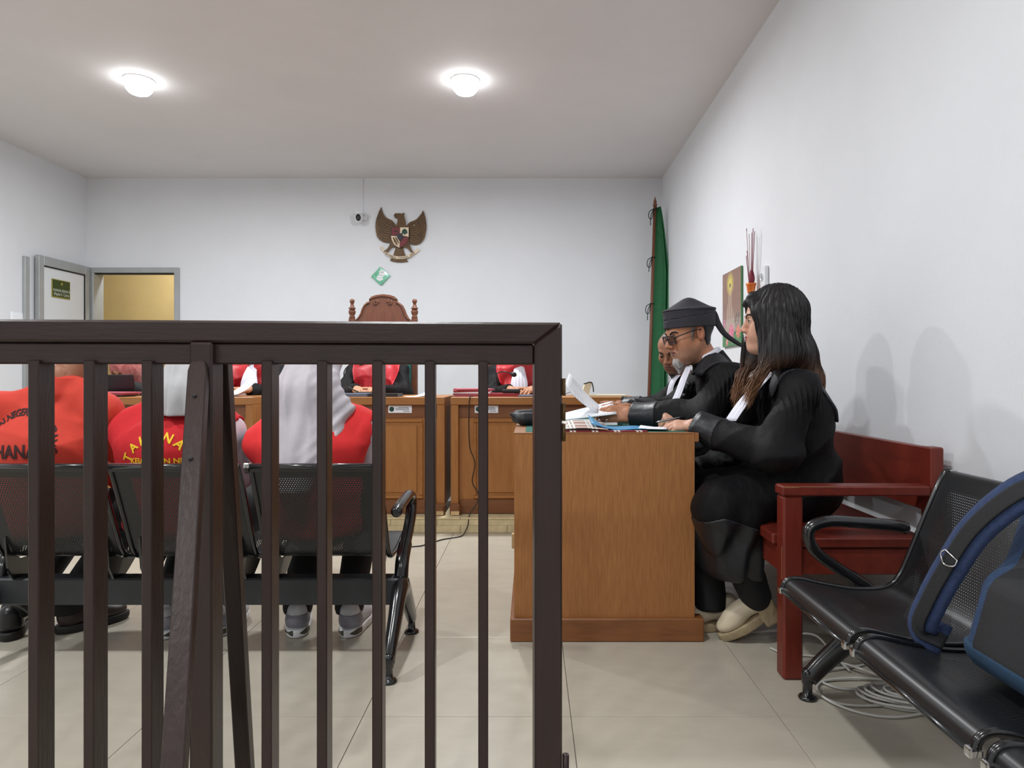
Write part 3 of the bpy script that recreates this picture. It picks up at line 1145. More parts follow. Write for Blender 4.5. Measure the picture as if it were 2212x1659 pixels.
eprism('shield_quarter', [(545, 672), (655, 680), (700, 780), (692, 888), (600, 826), (556, 745)], .038, .042, 'emblem_cream', par=sh)
eprism('shield_quarter', [(760, 700), (860, 696), (835, 780), (780, 842), (700, 886), (705, 790)], .038, .042, 'emblem_red', par=sh)
eprism('shield_heart', [(650, 632), (750, 628), (756, 700), (735, 745), (705, 768), (672, 735), (650, 690)], .042, .047, 'emblem_black', par=sh)
eprism('tree', [(735, 615), (745, 575), (785, 545), (825, 570), (840, 620), (815, 640), (800, 632), (800, 655), (775, 655), (778, 632), (755, 638)], .042, .045, 'emblem_green', par=sh)
eprism('rice_ear', [(575, 705), (598, 700), (640, 770), (668, 845), (640, 832), (600, 780)], .042, .045, 'emblem_gold', par=sh)
eprism('rice_ear', [(615, 700), (636, 698), (668, 750), (690, 800), (678, 812), (650, 770)], .042, .045, 'emblem_gold', par=sh)
eprism('bull', [(590, 585), (640, 575), (665, 590), (650, 605), (610, 602)], .042, .045, 'emblem_dark', par=sh)
# motto ribbon
rbm = MB()
cv = catmull([(440, 975), (520, 1020), (600, 1050), (690, 1062), (790, 1055), (870, 1025), (930, 990)], 6)
G = []
for p in cv:
    G.append([((p.x - EC[0]) * EK, -.033, (EC[1] - p.y + 27) * EK), ((p.x - EC[0]) * EK, -.033, (EC[1] - p.y - 27) * EK)])
rib = rbm.sheet(G, .004).build('ribbon', 'emblem_cream', em)
for a in ([(440, 940), (400, 900), (362, 828), (372, 860), (342, 862), (365, 905), (400, 950), (440, 985)], [(925, 955), (970, 930), (1020, 880), (1010, 910), (1045, 912), (1020, 950), (975, 985), (925, 1010)]):
    eprism('ribbon_tail', a, .014, .022, 'emblem_cream', par=rib)
lt = MB()
words = 'BHINNEKA TUNGGAL IKA'
for i, ch in enumerate(words):
    if ch == ' ':
        continue
    t = (i + .7) / (len(words) + .4)
    fi = t * (len(cv) - 1)
    k = int(fi)
    p = cv[k].lerp(cv[min(k + 1, len(cv) - 1)], fi - k)
    d = cv[min(k + 1, len(cv) - 1)] - cv[max(k - 1, 0)]
    an = -math.atan2(d.y, d.x)
    v, f, wd = text_mesh(ch, .024)
    ca, sa = math.cos(an), math.sin(an)
    lt.add([((p.x - EC[0]) * EK + q.x * ca - (q.y - .008) * sa, -.0375, (EC[1] - p.y) * EK + q.x * sa + (q.y - .008) * ca) for q in v], f)
lt.build('motto', 'emblem_dark', rib)
MB().lathe([(.003, 0), (.006, .002), (.002, .005)], ((952 - EC[0]) * EK, -.023, (EC[1] - 478) * EK), 8, Matrix.Rotation(PI / 2, 3, 'X')).build('nail', 'white_plastic', wr)

cc = at(773, 468, 7.12)
cv_ = empty('security_camera', (cc.x, BY, cc.z), 0, 'small white ball shaped security camera on the back wall', 'camera')
MB().box((.02, -.05, -.015), (.07, -.001, .05), .006).build('wall_bracket', 'white_plastic', cv_)
MB().lathe([(.02, .028), (.058, .03), (.062, .04), (.058, .052), (.05, .056)], (0, -.09, 0), 24).build('mount_cap', 'white_plastic', cv_)
bl = MB().lathe([(.004, -.058), (.028, -.05), (.042, -.03), (.048, 0), (.045, .03)], (0, -.09, 0), 24).build('ball', 'white_plastic', cv_)
ey = MB().lathe([(.001, .052), (.02, .051), (.026, .046), (.027, .035)][::-1], (.004, -.09, -.008), 20, Matrix.Rotation(PI / 2, 3, 'X'))
ey.v = [Vector((p.x, p.y, (p.z + .008) * 1.35 - .008)) for p in ey.v]
ey.build('lens', 'black_plastic', bl)
MB().tube([(.03, -.004, .05), (.025, -.004, .2), (.028, -.004, HZ - cc.z)], .0022, 6).build('cable', 'white_plastic', cv_)

ck = at(823, 597, BY)
mat('clock_green', (34, 150, 100), 0.25, col2=(130, 205, 178), scale=16, coat=0.5)
k_ = empty('diamond_clock', (ck.x, BY, ck.z), 0, 'small green and white square plaque hung as a diamond', 'plaque')
Rd = Matrix.Rotation(math.radians(43), 3, 'Y')
MB().box((-.072, -.022, -.072), (.072, -.002, .072), .004, R=Rd).build('board', 'clock_green', k_)
MB().prism([(-.012, .055), (.03, .062), (.05, .02), (.02, -.015), (.03, -.035), (-.005, -.055), (-.045, -.03), (-.03, .005), (-.012, .01)], -.0245, -.022).build('white_print', 'white_plastic', k_)
m = MB()
for z, a, c in ((.045, .0, .03), (.036, .0, .032), (.008, -.01, .02), (-.02, -.03, .005)):
    m.box((a, -.0252, z - .002), (c, -.0246, z + .002))
m.build('print_lines', 'ink_grey', k_)

# notice pinned to the left wall beside the door leaf
nt_ = MB()
G = [[(LX + .004 + .03 * math.sin(j / 6 * PI) * (1 - i / 8), 6.18 + j * .035, 1.32 + i * .035) for j in range(7)] for i in range(9)]
nt_.sheet(G, .001)
nt_ = nt_.build('paper_notice', 'paper')
tag(nt_, 'white paper notice hanging on the left wall beside the door leaf', 'paper')
ct = MB().box((LX, 6.33, .0), (LX + .03, 6.39, 2.13), .003).build('trim_1', 'aluminium')
tag(ct, 'narrow grey cable duct on the left wall', kind='structure')

# ================================================================ judges' chairs
def judge_chair(xc, Y, zb, label):
    c = empty('judge_chair', (xc, Y, PZ), 0, label, 'chair', 'carved judge chairs')
    K = 5.5 / F / 5.53
    out = [(300, 1500), (330, 1474), (360, 1440), (388, 1395), (405, 1340), (430, 1290), (465, 1258), (498, 1250), (494, 1220), (520, 1192), (580, 1170), (666, 1161), (752, 1170), (810, 1190), (840, 1220), (838, 1250), (868, 1262), (905, 1294), (928, 1340), (948, 1395), (972, 1440), (1000, 1474), (1032, 1500)]
    zt = zb - PZ
    poly = [((u - 666) * K, zt + (1500 - v) * K) for u, v in out] + [(.27, zt - .06), (-.27, zt - .06)]
    cr = MB().prism(poly, -.02, .02, bev=.004).build('crest', 'carved_wood', c)
    g = MB()
    mould = [((u - 666) * K * .95, -.022, zt + (1500 - v) * K * .93) for u, v in out[1:8]]
    g.tube(catmull(mould, 4), .007, 6)
    g.tube(catmull([(-p[0], p[1], p[2]) for p in mould], 4), .007, 6)
    for s in (-1, 1):
        sp = []
        for k in range(22):
            an = k / 21 * 3.6 * PI
            r = .022 * (1 - k / 26)
            sp.append((s * (.058 - r * math.cos(an)), -.022, zt + .158 + r * math.sin(an)))
        g.tube(sp, .006, 6)
    g.tube(catmull([(-.11, -.022, zt + .185), (-.06, -.022, zt + .205), (0, -.022, zt + .212), (.06, -.022, zt + .205), (.11, -.022, zt + .185)], 4), .006, 6)
    g.build('carving', 'carved_wood', cr)
    for s in (-1, 1):
        p = MB().box((s * .258 - .024, -.025, 0), (s * .258 + .024, .025, zt + .03), .004)
        p.lathe([(.022, 0), (.026, .012), (.018, .025), (.028, .045), (.03, .06), (.02, .078), (.03, .082), (.03, .088), (.02, .094), (.012, .12), (.016, .132), (.021, .142), (.018, .156), (.008, .163)], (s * .258, 0, zt + .028), 16)
        p.build('post', 'carved_wood', c)
    MB().box((-.234, -.045, .50), (.234, .012, zt - .06), .02, seg=2).build('back_cushion', 'teal_fabric', c)
    MB().box((-.25, -.52, .36), (.25, -.02, .47), .03, seg=2).build('seat_cushion', 'teal_fabric', c)
    MB().box((-.27, -.54, .30), (.27, -.0, .365), .008).build('seat_frame', 'carved_wood', c)
    for s in (-1, 1):
        MB().box((s * .25 - .024, -.54, 0), (s * .25 + .024, -.49, .30), .005).build('front_leg', 'carved_wood', c)
        MB().box((s * .262 - .024, -.53, .62), (s * .262 + .024, -.026, .65), .008).build('armrest', 'carved_wood', c)
        MB().box((s * .262 - .018, -.52, .30), (s * .262 + .018, -.48, .62), .005).build('arm_post', 'carved_wood', c)
    return c
judge_chair(-1.215, 5.62, 1.455, 'tall carved judge chair with a scrolled crest and two finials')
judge_chair(-2.28, 5.62, 1.10, 'lower carved chair with green cushions behind the left judge')
judge_chair(-.07, 5.62, 1.10, 'lower carved chair with green cushions behind the right judge')

# ================================================================ flag in the corner
fg = empty('furled_flag', (1.19, 6.95, PZ), 0, 'furled green flag tied to a wooden pole in the back corner', 'flag')
top_, bot_ = at(1415, 442, 6.95), at(1401.5, 866, 6.95)
dirp = (bot_ - top_)
foot_ = top_ + dirp * ((top_.z - PZ - .02) / (top_.z - bot_.z))
po = MB().tube([foot_, top_], .0165, 12)
po.lathe([(.018, -.02), (.022, 0), (.014, .015), (.018, .025), (.006, .06), (.001, .085)], top_, 12)
po.build('pole', 'flag_pole', fg, world=True)
MB().lathe([(.12, 0), (.12, .03), (.05, .045), (.025, .06), (.025, .16)], (foot_.x, foot_.y, PZ), 20).build('stand', 'flag_pole', fg, world=True)
G = []
nrow = 26
for i in range(nrow):
    t = i / (nrow - 1)
    y = 448 + t * 480
    w_ = (8 + 20 * min(1, t * 3.5) ** .8 + 8 * t) * 6.95 / F
    base = top_ + dirp * ((y - 442) / (866 - 442))
    row = []
    for j in range(25):
        s = j / 24
        row.append(base + Vector((.012 + w_ * s, -.012 + .012 * math.sin(s * 5 + t * 1.5) + .03 * max(0, s - .62) * 2.6 * math.sin((s - .62) * 30), 0)))
    G.append(row)
MB().sheet(G, .004).build('cloth', 'flag_green', fg, world=True)
for y, l in ((452, .1), (556, .08), (656, .1)):
    b0 = top_ + dirp * ((y - 442) / (866 - 442))
    cd_ = MB()
    cd_.tube([b0 + Vector((math.cos(a) * .022, math.sin(a) * .022, 0)) for a in [k * PI / 6 for k in range(12)]], .005, 6, closed=True)
    cd_.tube(catmull([b0 + Vector((-.015, -.02, 0)), b0 + Vector((-.06, -.02, -.03)), b0 + Vector((-.065, -.02, -.09)), b0 + Vector((-.035, -.02, -.1)), b0 + Vector((-.02, -.022, -.02))], 5), .004, 6)
    cd_.tube(catmull([b0 + Vector((-.015, -.022, 0)), b0 + Vector((-.045, -.024, -.07)), b0 + Vector((-.05, -.024, -.07 - l))], 5), .004, 6)
    cd_.build('tie_cord', 'flag_cord', fg, world=True)

# ================================================================ things on the right wall
rnd = np.random.RandomState(3)
NZ = rnd.rand(64, 96)
def poster_col(u, v):
    a_, b_ = u * 40, v * 70
    i_, j_ = int(a_), int(b_)
    fa, fb = a_ - i_, b_ - j_
    g_ = lambda i, j: NZ[i % 64, j % 96]
    n = (g_(i_, j_) * (1 - fa) + g_(i_ + 1, j_) * fa) * (1 - fb) + (g_(i_, j_ + 1) * (1 - fa) + g_(i_ + 1, j_ + 1) * fa) * fb - .5
    r, g, b = 138 + 20 * n, 104 + 18 * n, 88 + 16 * n
    if v < .55:
        k = min(1, (.55 - v) / .25)
        r, g, b = r + (160 - r) * k * .4, g + (140 - g) * k * .5, b + (126 - b) * k * .6
    d = math.hypot((u - .43) * .8, (v - .83) * 1.0)
    if d < .17:
        k = (1 - d / .17) ** .7
        r, g, b = r + (232 - r) * k, g + (222 - g) * k, b + (90 - b) * k
    # soft pale robed figure
    wdt = .055 if v > .74 else .055 + (.74 - v) * .42
    if .2 < v < .84 and abs(u - .43 - .02 * math.sin(v * 9)) < wdt:
        k = .55 + .3 * math.sin(u * 60 + v * 7)
        r, g, b = r + (214 - r) * k * .6, g + (200 - g) * k * .6, b + (172 - b) * k * .6
        if math.hypot(u - .43, (v - .815) * 1.2) < .04:
            r, g, b = 96, 84, 58
    if .3 < v < .42 and (abs(u - .75 - (v - .36) * .8) < .02 or abs(u - .88 - (v - .36) * .6) < .018):
        r, g, b = 60, 56, 50
    if v < .36:
        k = .35 * (.5 + n)
        r, g, b = r + (196 - r) * k, g + (204 - g) * k, b + (198 - b) * k
    if v < .2 + .05 * math.sin(u * 11) and v < .19:
        r, g, b = 58 + 50 * n, 122 + 60 * n, 66 + 40 * n
    for cu, cv2, rr, cl in ((.5, .17, .14, (212, 116, 142)), (.86, .17, .1, (206, 120, 96)), (.12, .32, .07, (190, 120, 150)), (.26, .06, .06, (206, 130, 120))):
        q = math.hypot(u - cu, (v - cv2) * 1.25)
        if q < rr * (1 + .18 * math.sin(8 * math.atan2(v - cv2, u - cu))):
            r, g, b = [c * (1 + .5 * n) for c in cl]
    return tuple(max(0, min(255, q)) for q in (r, g, b))
pm = color_grid('wall_picture', .425, .52, 100, 170, poster_col, 'poster_print', .35, .012)
po_ = link_mesh('wall_picture', pm, None, None, (RX - .016, 4.69, 1.475), (0, 0, -PI / 2))
tag(po_, 'tall devotional picture with a haloed robed figure and pink lotus on the right wall', 'picture')

ic = at(1622, 640, 4.30)
ip = empty('incense_pot', (1.358, 4.19, ic.z + .005), 0, 'small orange wall pot holding thin red incense sticks', 'incense pot')
mat('pot_orange', (204, 74, 30), 0.4, col2=(222, 140, 44), scale=26)
mat('stick_red', (120, 34, 52), 0.7)
mat('stick_pale', (176, 150, 152), 0.7)
MB().lathe([(.020, 0), (.022, .01), (.027, .045), (.031, .052), (.031, .062), (.026, .062), (.024, .04)], seg=20).build('pot', 'pot_orange', ip)
for i, (dx, dy, hh) in enumerate(((-.012, .05, .34), (-.016, .035, .32), (-.006, .02, .30), (.0, -.015, .30), (-.002, -.045, .32), (.002, -.06, .30), (-.012, .04, .20), (-.014, .05, .17))):
    MB().tube([(dx * .3, dy * .3, .03), (dx, dy, .07 + hh)], .0022, 6).build('incense_stick', 'stick_pale' if i in (1, 2) else 'stick_red', ip)
MB().lathe([(.010, .05), (.019, .075), (.020, .095), (.015, .12), (.010, .138), (.005, .142)], (0, -.01, 0), 10).build('bud_bundle', 'stick_red', ip)
sk = empty('wall_socket', (RX, 4.035, 1.597), 0, 'white power socket on the right wall above the woman', 'socket')
MB().box((-.026, -.042, -.062), (-.0, .042, .062), .012, seg=2).build('cover', 'white_plastic', sk)
MB().lathe([(.026, 0), (.026, .004), (.021, .004), (.02, .001)], (-.026, .008, .0), 20, Matrix.Rotation(-PI / 2, 3, 'Y')).build('outlet_ring', 'white_plastic', sk)
MB().lathe([(.019, 0), (.018, .0015)], (-.0262, .008, 0), 20, Matrix.Rotation(-PI / 2, 3, 'Y')).build('outlet_well', 'ink_grey', sk)

# ================================================================ things on the judges' desks
mat('file_pink', (176, 84, 100), 0.6)
mat('file_red', (150, 40, 46), 0.6)
mat('file_grey', (98, 108, 128), 0.5)
mat('file_black', (30, 30, 34), 0.5)
mat('cream_card', (214, 206, 180), 0.7)


def flat_item(name, c, sx, sy, sz, rz, m, label, cat, group=None, bev=.001):
    o = MB().box((-sx / 2, -sy / 2, 0), (sx / 2, sy / 2, sz), bev).build(name, m)
    o.location = c
    o.rotation_euler = (0, 0, rz)
    return tag(o, label, cat, group)


def curled_paper(name, c, W, L_, h, rz, label, lift=1.0, m='paper'):
    G = []
    for i in range(14):
        t = i / 13
        G.append([(-W / 2 + W * j / 6, L_ * (t - .5) * (1 - .25 * t * lift), h * max(0, t - .25) ** 1.6 * lift + .001) for j in range(7)])
    o = MB().sheet(G, .0008).build(name, m)
    z0 = o.location.z
    o.location = (c[0], c[1], c[2] + z0)
    o.rotation_euler = (0, 0, rz)
    return tag(o, label, 'paper')


for i, (mm, a, dx) in enumerate((('file_pink', .1, 0), ('file_pink', -.05, .01), ('paper', .02, .0), ('file_red', .12, -.01), ('file_pink', .2, .004))):
    flat_item('case_file', (-.40 + dx, 4.72, DTOP + .0105 * i), .25, .30, .010, a, mm,
              ['pink case file at the bottom of the pile on the right judge desk', 'second pink case file from the bottom on the right judge desk', 'white file in the middle of the pink pile on the right judge desk', 'dark red file below the top one of the pile on the right judge desk', 'topmost pink file of the pile on the right judge desk'][i], 'file', 'case files piled on the right desk')
flat_item('case_file', (-.185, 4.66, DTOP), .22, .2, .022, .05, 'file_red', 'red file under the microphone of the right judge desk', 'file')


def gooseneck(name, c, pts, label):
    r = empty(name, c, 0, label, 'microphone', 'gooseneck microphones on the judges desks')
    MB().box((-.06, -.045, 0), (.06, .045, .028), .008, seg=2).build('base', 'black_plastic', r)
    P = catmull(pts, 6)
    MB().tube(P, .0042, 8).build('neck', 'black_metal', r)
    d = (P[-1] - P[-2]).normalized()
    Rm = d.to_track_quat('Z', 'Y').to_matrix()
    MB().lathe([(.006, -.006), (.014, .004), (.017, .016), (.015, .03), (.006, .038)], P[-1], 12, Rm).build('windscreen', 'black_plastic', r)
    return r
gooseneck('desk_microphone', (-.13, 4.62, DTOP + .0225), [(-.10, 0, .02), (-.105, 0, .09), (-.09, -.01, .135), (-.045, -.02, .145), (0, -.03, .132)], 'black gooseneck microphone in front of the right judge')
gooseneck('desk_microphone', (-1.16, 4.76, DTOP), [(-.03, 0, .02), (-.12, .0, .07), (-.145, .0, .16), (-.10, -.02, .215), (-.03, -.04, .225)], 'black gooseneck microphone in front of the middle judge')
flat_item('tablet', (-.005, 4.60, DTOP), .16, .12, .012, .06, 'file_grey', 'grey tablet lying before the right judge', 'tablet', bev=.003)
ah = empty('phone_stand', (.39, 4.66, DTOP), 0, 'small cream folded card standing on the right judge desk', 'card')
MB().prism([(-.05, 0), (-.045, .004), (-.02, .085), (.022, .095), (.026, .088), (.002, .0)], -.05, .05).build('folded_card', 'cream_card', ah)
MB().tube(catmull([(-.03, -.052, .085), (.02, -.052, .096), (.034, -.052, .06), (.036, -.052, .03)], 5), .004, 6).build('clip', 'black_plastic', ah)
flat_item('folder', (.52, 4.66, DTOP), .26, .2, .012, -.03, 'cream_card', 'flat cream folder at the right end of the right judge desk', 'folder')
MB_w = MB().tube(catmull([(.235, 4.6, DTOP + .002), (.24, 4.6, DTOP + .02), (.29, 4.6, DTOP + .03), (.30, 4.6, DTOP + .004)], 5), .002, 6).build('wire_loop', 'black_plastic')
tag(MB_w, 'thin black wire loop on the right judge desk', 'wire')
flat_item('case_file', (-1.20, 4.60, DTOP), .22, .18, .022, .03, 'file_grey', 'grey blue file under the hands of the middle judge', 'file')
flat_item('case_file', (-.975, 4.58, DTOP), .20, .15, .022, -.05, 'file_black', 'black file right of the hands of the middle judge', 'file')
curled_paper('paper_sheet', (-.755, 4.6, DTOP), .18, .22, .06, -1.2, 'curled white paper at the right end of the middle judge desk', 1.3)
curled_paper('paper_sheet', (-2.0, 4.60, DTOP + .0125), .22, .26, .16, -.9, 'large curling white paper in front of the left judge', 1.0)
flat_item('paper_sheet', (-2.12, 4.58, DTOP), .24, .2, .012, .1, 'paper', 'flat pile of white paper in front of the left judge', 'paper')
lp = empty('laptop', (-2.93, 4.78, DTOP), 0, 'open black laptop in front of the clerk', 'laptop')
MB().box((-.17, -.02, .0), (.17, .22, .018), .004).build('keyboard_base', 'black_plastic', lp)
MB().box((-.17, -.006, -.072), (.17, .006, .072), .004, R=Matrix.Rotation(.25, 3, 'X')).build('screen', 'black_plastic', lp).location = (0, -.035, .078)
for i in range(3):
    flat_item('case_file', (-2.86 + .02 * i, 4.60, DTOP + .0105 * i), .28, .2, .010, .1 - .12 * i, ('file_black', 'file_pink', 'file_pink')[i],
              ('black file at the bottom below the laptop', 'pink file in the middle below the laptop', 'topmost pink file below the laptop')[i], 'file', 'case files on the left desk')

# ================================================================ cables
P = [at(1015, 858, 4.43), at(1013, 880, 4.43), at(1014, 960, 4.435), at(1026, 1000, 4.435), at(1020, 1040, 4.435), at(1033, 1066, 4.43), at(1031, 1085, 4.42), at(1014, 1113, 4.385)]
P += [Vector((-.40, 4.36, .06)), at(1006, 1146, 4.35) + Vector((0, 0, .0)), Vector((at(995, 1160, 1470 / 345.).x, 1470 / 345., .004)), Vector((at(955, 1167, 1470 / 352.).x, 1470 / 352., .004)), Vector((at(920, 1178, 1470 / 363.).x, 1470 / 363., .004)), Vector((at(880, 1183, 1470 / 368.).x, 1470 / 368., .004)), Vector((-1.2, 3.9, .004))]
for p in P:
    p.z = max(p.z, .004)
c_ = MB().tube(catmull([Vector((-.39, 4.62, DTOP + .004)), Vector((-.395, 4.45, DTOP + .004))] + P, 5), .0035, 6).build('black_cable', 'black_plastic')
tag(c_, 'thin black cable hanging from the right judge desk down to the floor', 'cable')
mat('cable_white', (202, 200, 194), 0.5)
rg = random.Random(8)
cp = []
for k in range(9 * 16):
    a = k / 16 * 2 * PI
    r = .085 + .03 * math.sin(k * .13) + rg.uniform(-.003, .003)
    cp.append((1.165 + r * 1.3 * math.cos(a + .4) + .02 * math.sin(k * .07), 2.09 + r * .7 * math.sin(a), .006 + .0038 * (k // 16) + .002 * math.sin(a * 3)))
c_ = MB().tube(catmull([Vector(p) for p in cp], 2), .0042, 6)
c_.tube(catmull([cp[0], (.98, 2.06, .006), (.90, 2.14, .006), (.91, 2.24, .006), (1.0, 2.30, .01), (1.12, 2.34, .006), (1.25, 2.40, .006)], 8), .0042, 6)
c_.tube(catmull([(1.2, 2.02, .008), (1.06, 1.99, .006), (.96, 2.03, .006), (.905, 2.12, .01), (.95, 2.22, .006), (1.08, 2.24, .01), (1.22, 2.22, .006)], 8), .0042, 6)
c_.tube(catmull([(1.1, 2.16, .012), (.98, 2.18, .006), (.93, 2.3, .006), (.95, 2.46, .006), (1.0, 2.56, .03), (1.05, 2.5, .05), (1.06, 2.38, .03), (1.08, 2.3, .006)], 8), .0042, 6)
c_.tube(catmull([(1.2, 2.18, .012), (1.1, 2.3, .02), (1.02, 2.42, .006), (.92, 2.44, .006), (.88, 2.5, .006)], 8), .0042, 6)
c_ = c_.build('white_cable', 'cable_white')
tag(c_, 'coil of white cable lying on the floor under the right steel bench', 'cable')

# ================================================================ things on the lawyers' table
def stripes(name, base, lines, rough=0.5):
    """plaid print: white and dark stripe pairs in both directions, object coordinates"""
    m = bpy.data.materials.new(name)
    m.use_nodes = True
    nt = m.node_tree
    N, L = nt.nodes, nt.links
    b = N['Principled BSDF']
    b.inputs['Roughness'].default_value = rough
    uv = N.new('ShaderNodeTexCoord')
    sp = N.new('ShaderNodeSeparateXYZ')
    L.new(uv.outputs['Object'], sp.inputs[0])
    cur = None
    for ax, per, off, wd, col in lines:
        a = N.new('ShaderNodeMath'); a.operation = 'ADD'; a.inputs[1].default_value = off + 10 * per
        L.new(sp.outputs[ax], a.inputs[0])
        d = N.new('ShaderNodeMath'); d.operation = 'DIVIDE'; d.inputs[1].default_value = per
        L.new(a.outputs[0], d.inputs[0])
        f = N.new('ShaderNodeMath'); f.operation = 'FRACT'
        L.new(d.outputs[0], f.inputs[0])
        t = N.new('ShaderNodeMath'); t.operation = 'LESS_THAN'; t.inputs[1].default_value = wd / per
        L.new(f.outputs[0], t.inputs[0])
        mx = N.new('ShaderNodeMix'); mx.data_type = 'RGBA'
        L.new(t.outputs[0], mx.inputs[0])
        if cur is None:
            mx.inputs[6].default_value = srgb(*base)
        else:
            L.new(cur, mx.inputs[6])
        mx.inputs[7].default_value = srgb(*col)
        cur = mx.outputs[2]
    L.new(cur, b.inputs['Base Color'])
    MATS[name] = m
    return m
wht, drk = (232, 228, 220), (52, 44, 44)
LN = []
for ax in (0, 1):
    LN += [(ax, .085, 0, .009, wht), (ax, .085, .014, .009, wht), (ax, .085, .028, .009, wht), (ax, .085, .0035, .002, drk), (ax, .085, .0245, .002, drk)]
stripes('plaid', (152, 108, 92), LN)
stripes('plaid_red', (128, 34, 40), [(0, .085, 0, .009, wht), (0, .085, .014, .009, wht)])
stripes('printed_page', (236, 238, 243), [(0, .011, 0, .003, (206, 209, 218)), (1, .13, .03, .06, (236, 238, 243)), (0, .08, .0, .03, (236, 238, 243))])
ZT = TZ + .0012
pf_ = empty('plaid_folder', (.25, 2.72, ZT), 0, 'open plaid ring folder in burgundy and tan on the lawyers table', 'folder')
MB().box((-.16, -.115, .0), (.20, .12, .004), .001, R=Matrix.Rotation(.0, 3, 'Z')).build('back_cover', 'plaid_red', pf_)
G = [[(-.15 + .20 * j / 8, -.10 + .215 * i / 8, .008 + .016 * (i / 8) + .008 * math.sin(j / 8 * PI)) for j in range(9)] for i in range(9)]
MB().sheet(G, .003).build('front_cover', 'plaid', pf_)
mat('folder_blue', (68, 142, 190), 0.45)
G = []
for i in range(11):
    u = i / 10
    G.append([(-.055 + .215 * u, -.085 + .17 * j / 6, .006 + .055 * max(0, .45 - u) ** 2 * 4.2 * (.5 + .5 * j / 6) + .002 * math.sin(u * 9)) for j in range(7)])
bf = MB().sheet(G, .002).build('blue_folder', 'folder_blue')
bf.location = (.345, 2.73, ZT + .0045)
tag(bf, 'bright blue paper folder with a curling corner on the lawyers table', 'folder')
# propped printed sheets behind the plaid folder
a_, b_, c2_, d_ = at(1214, 907, 2.93), at(1332, 893, 2.95), at(1322, 866, 3.18), at(1214, 893, 3.16)
G = [[(a_.lerp(b_, j / 8)).lerp(d_.lerp(c2_, j / 8), i / 6) for j in range(9)] for i in range(7)]
ps = MB().sheet(G, .004).build('paper_stack', 'printed_page')
tag(ps, 'fanned printed white sheets lying behind the plaid folder', 'paper')
ls = MB().box((.04, 2.97, ZT), (.38, 3.2, ZT + .012), .002).build('document_pile', 'paper')
tag(ls, 'low pile of documents under the printed sheets on the lawyers table', 'paper')
# sheaf held by the man
a_, b_, c2_, d_ = at(1222, 832, 2.99), at(1231, 806, 3.17), at(1300, 879, 3.17), at(1290, 889, 2.99)
G = []
for i in range(10):
    t = i / 9
    row = []
    for j in range(8):
        p = a_.lerp(d_, t).lerp(b_.lerp(c2_, t), j / 7)
        p.z += -.012 * math.sin(t * PI)
        row.append(p)
    G.append(row)
hs = MB().sheet(G, -.006).build('held_pages', 'printed_page')
tag(hs, 'thin sheaf of printed pages held up by the man in the black cap', 'paper')
npd = MB()
G = [[(-.055 + .11 * j / 6, -.05 + .10 * i / 6, .003 + (.012 * max(0, .5 - j / 6) * (i / 6))) for j in range(7)] for i in range(7)]
npd.sheet(G, .003)
npd = npd.build('notepad', 'paper')
npd.location = (.487, 2.70, ZT + .007)
npd.rotation_euler = (0, 0, -.25)
tag(npd, 'small open white notepad under the hand of the woman', 'notepad')
pc_ = empty('black_pouch', (-.012, 2.98, ZT), .35, 'crumpled black pouch at the left corner of the lawyers table', 'pouch')
sdf_part('pouch_body', union([cap((-.03, -.025, .029), (.035, -.025, .031), .029, .028), cap((-.035, .03, .036), (.03, .032, .042), .030, .027), cap((-.05, 0, .035), (-.075, .01, .05), .012, .006)], .02), (-.1, -.07, -.005), (.085, .085, .09), .004, mat('pouch_black', (24, 25, 30), .6, var=.2, scale=40, bump=.2, bscale=40), pc_)

# ================================================================ backpack on the right steel bench
mat('navy', (40, 56, 92), 0.85, var=0.18, scale=60, bump=0.2, bscale=260)
mat('navy_blue', (38, 60, 92), 0.85, var=0.15, scale=60, bump=0.2, bscale=260)
mat('strap_black', (28, 29, 32), 0.8, bump=0.15, bscale=200)
bp = empty('backpack', (1.06, 1.33, .37), 0, 'navy blue backpack with padded straps leaning on the right steel bench', 'backpack')
Rt = rotm(0, 16, 0)
body = union([rbox((.04, .0, .19), (.085, .165, .185), .05, Rt), rbox((-.02, 0, .10), (.10, .15, .10), .045, Rt)], .05)
sdf_part('main_body', lambda P: body(P) + .003 * folds(P, 1, 2.0, 30), (-.2, -.25, -.03), (.25, .25, .48), .008, 'navy_blue', bp)
pan = lambda P: np.maximum(body(P) - .004, np.maximum(np.abs(P[:, 1] + .02) - .115, np.maximum(P[:, 0] - .02, .06 - P[:, 2])))
sdf_part('mesh_panel', pan, (-.2, -.2, 0), (.1, .2, .45), .0035, 'strap_black', bp)
band = lambda P: np.maximum(body(P) - .005, np.abs(P[:, 2] - .035 - .1 * 0) - .035)
sdf_part('base_band', band, (-.2, -.25, -.03), (.25, .25, .12), .006, mat('navy_teal', (30, 60, 86), .85, var=.1, scale=60), bp)
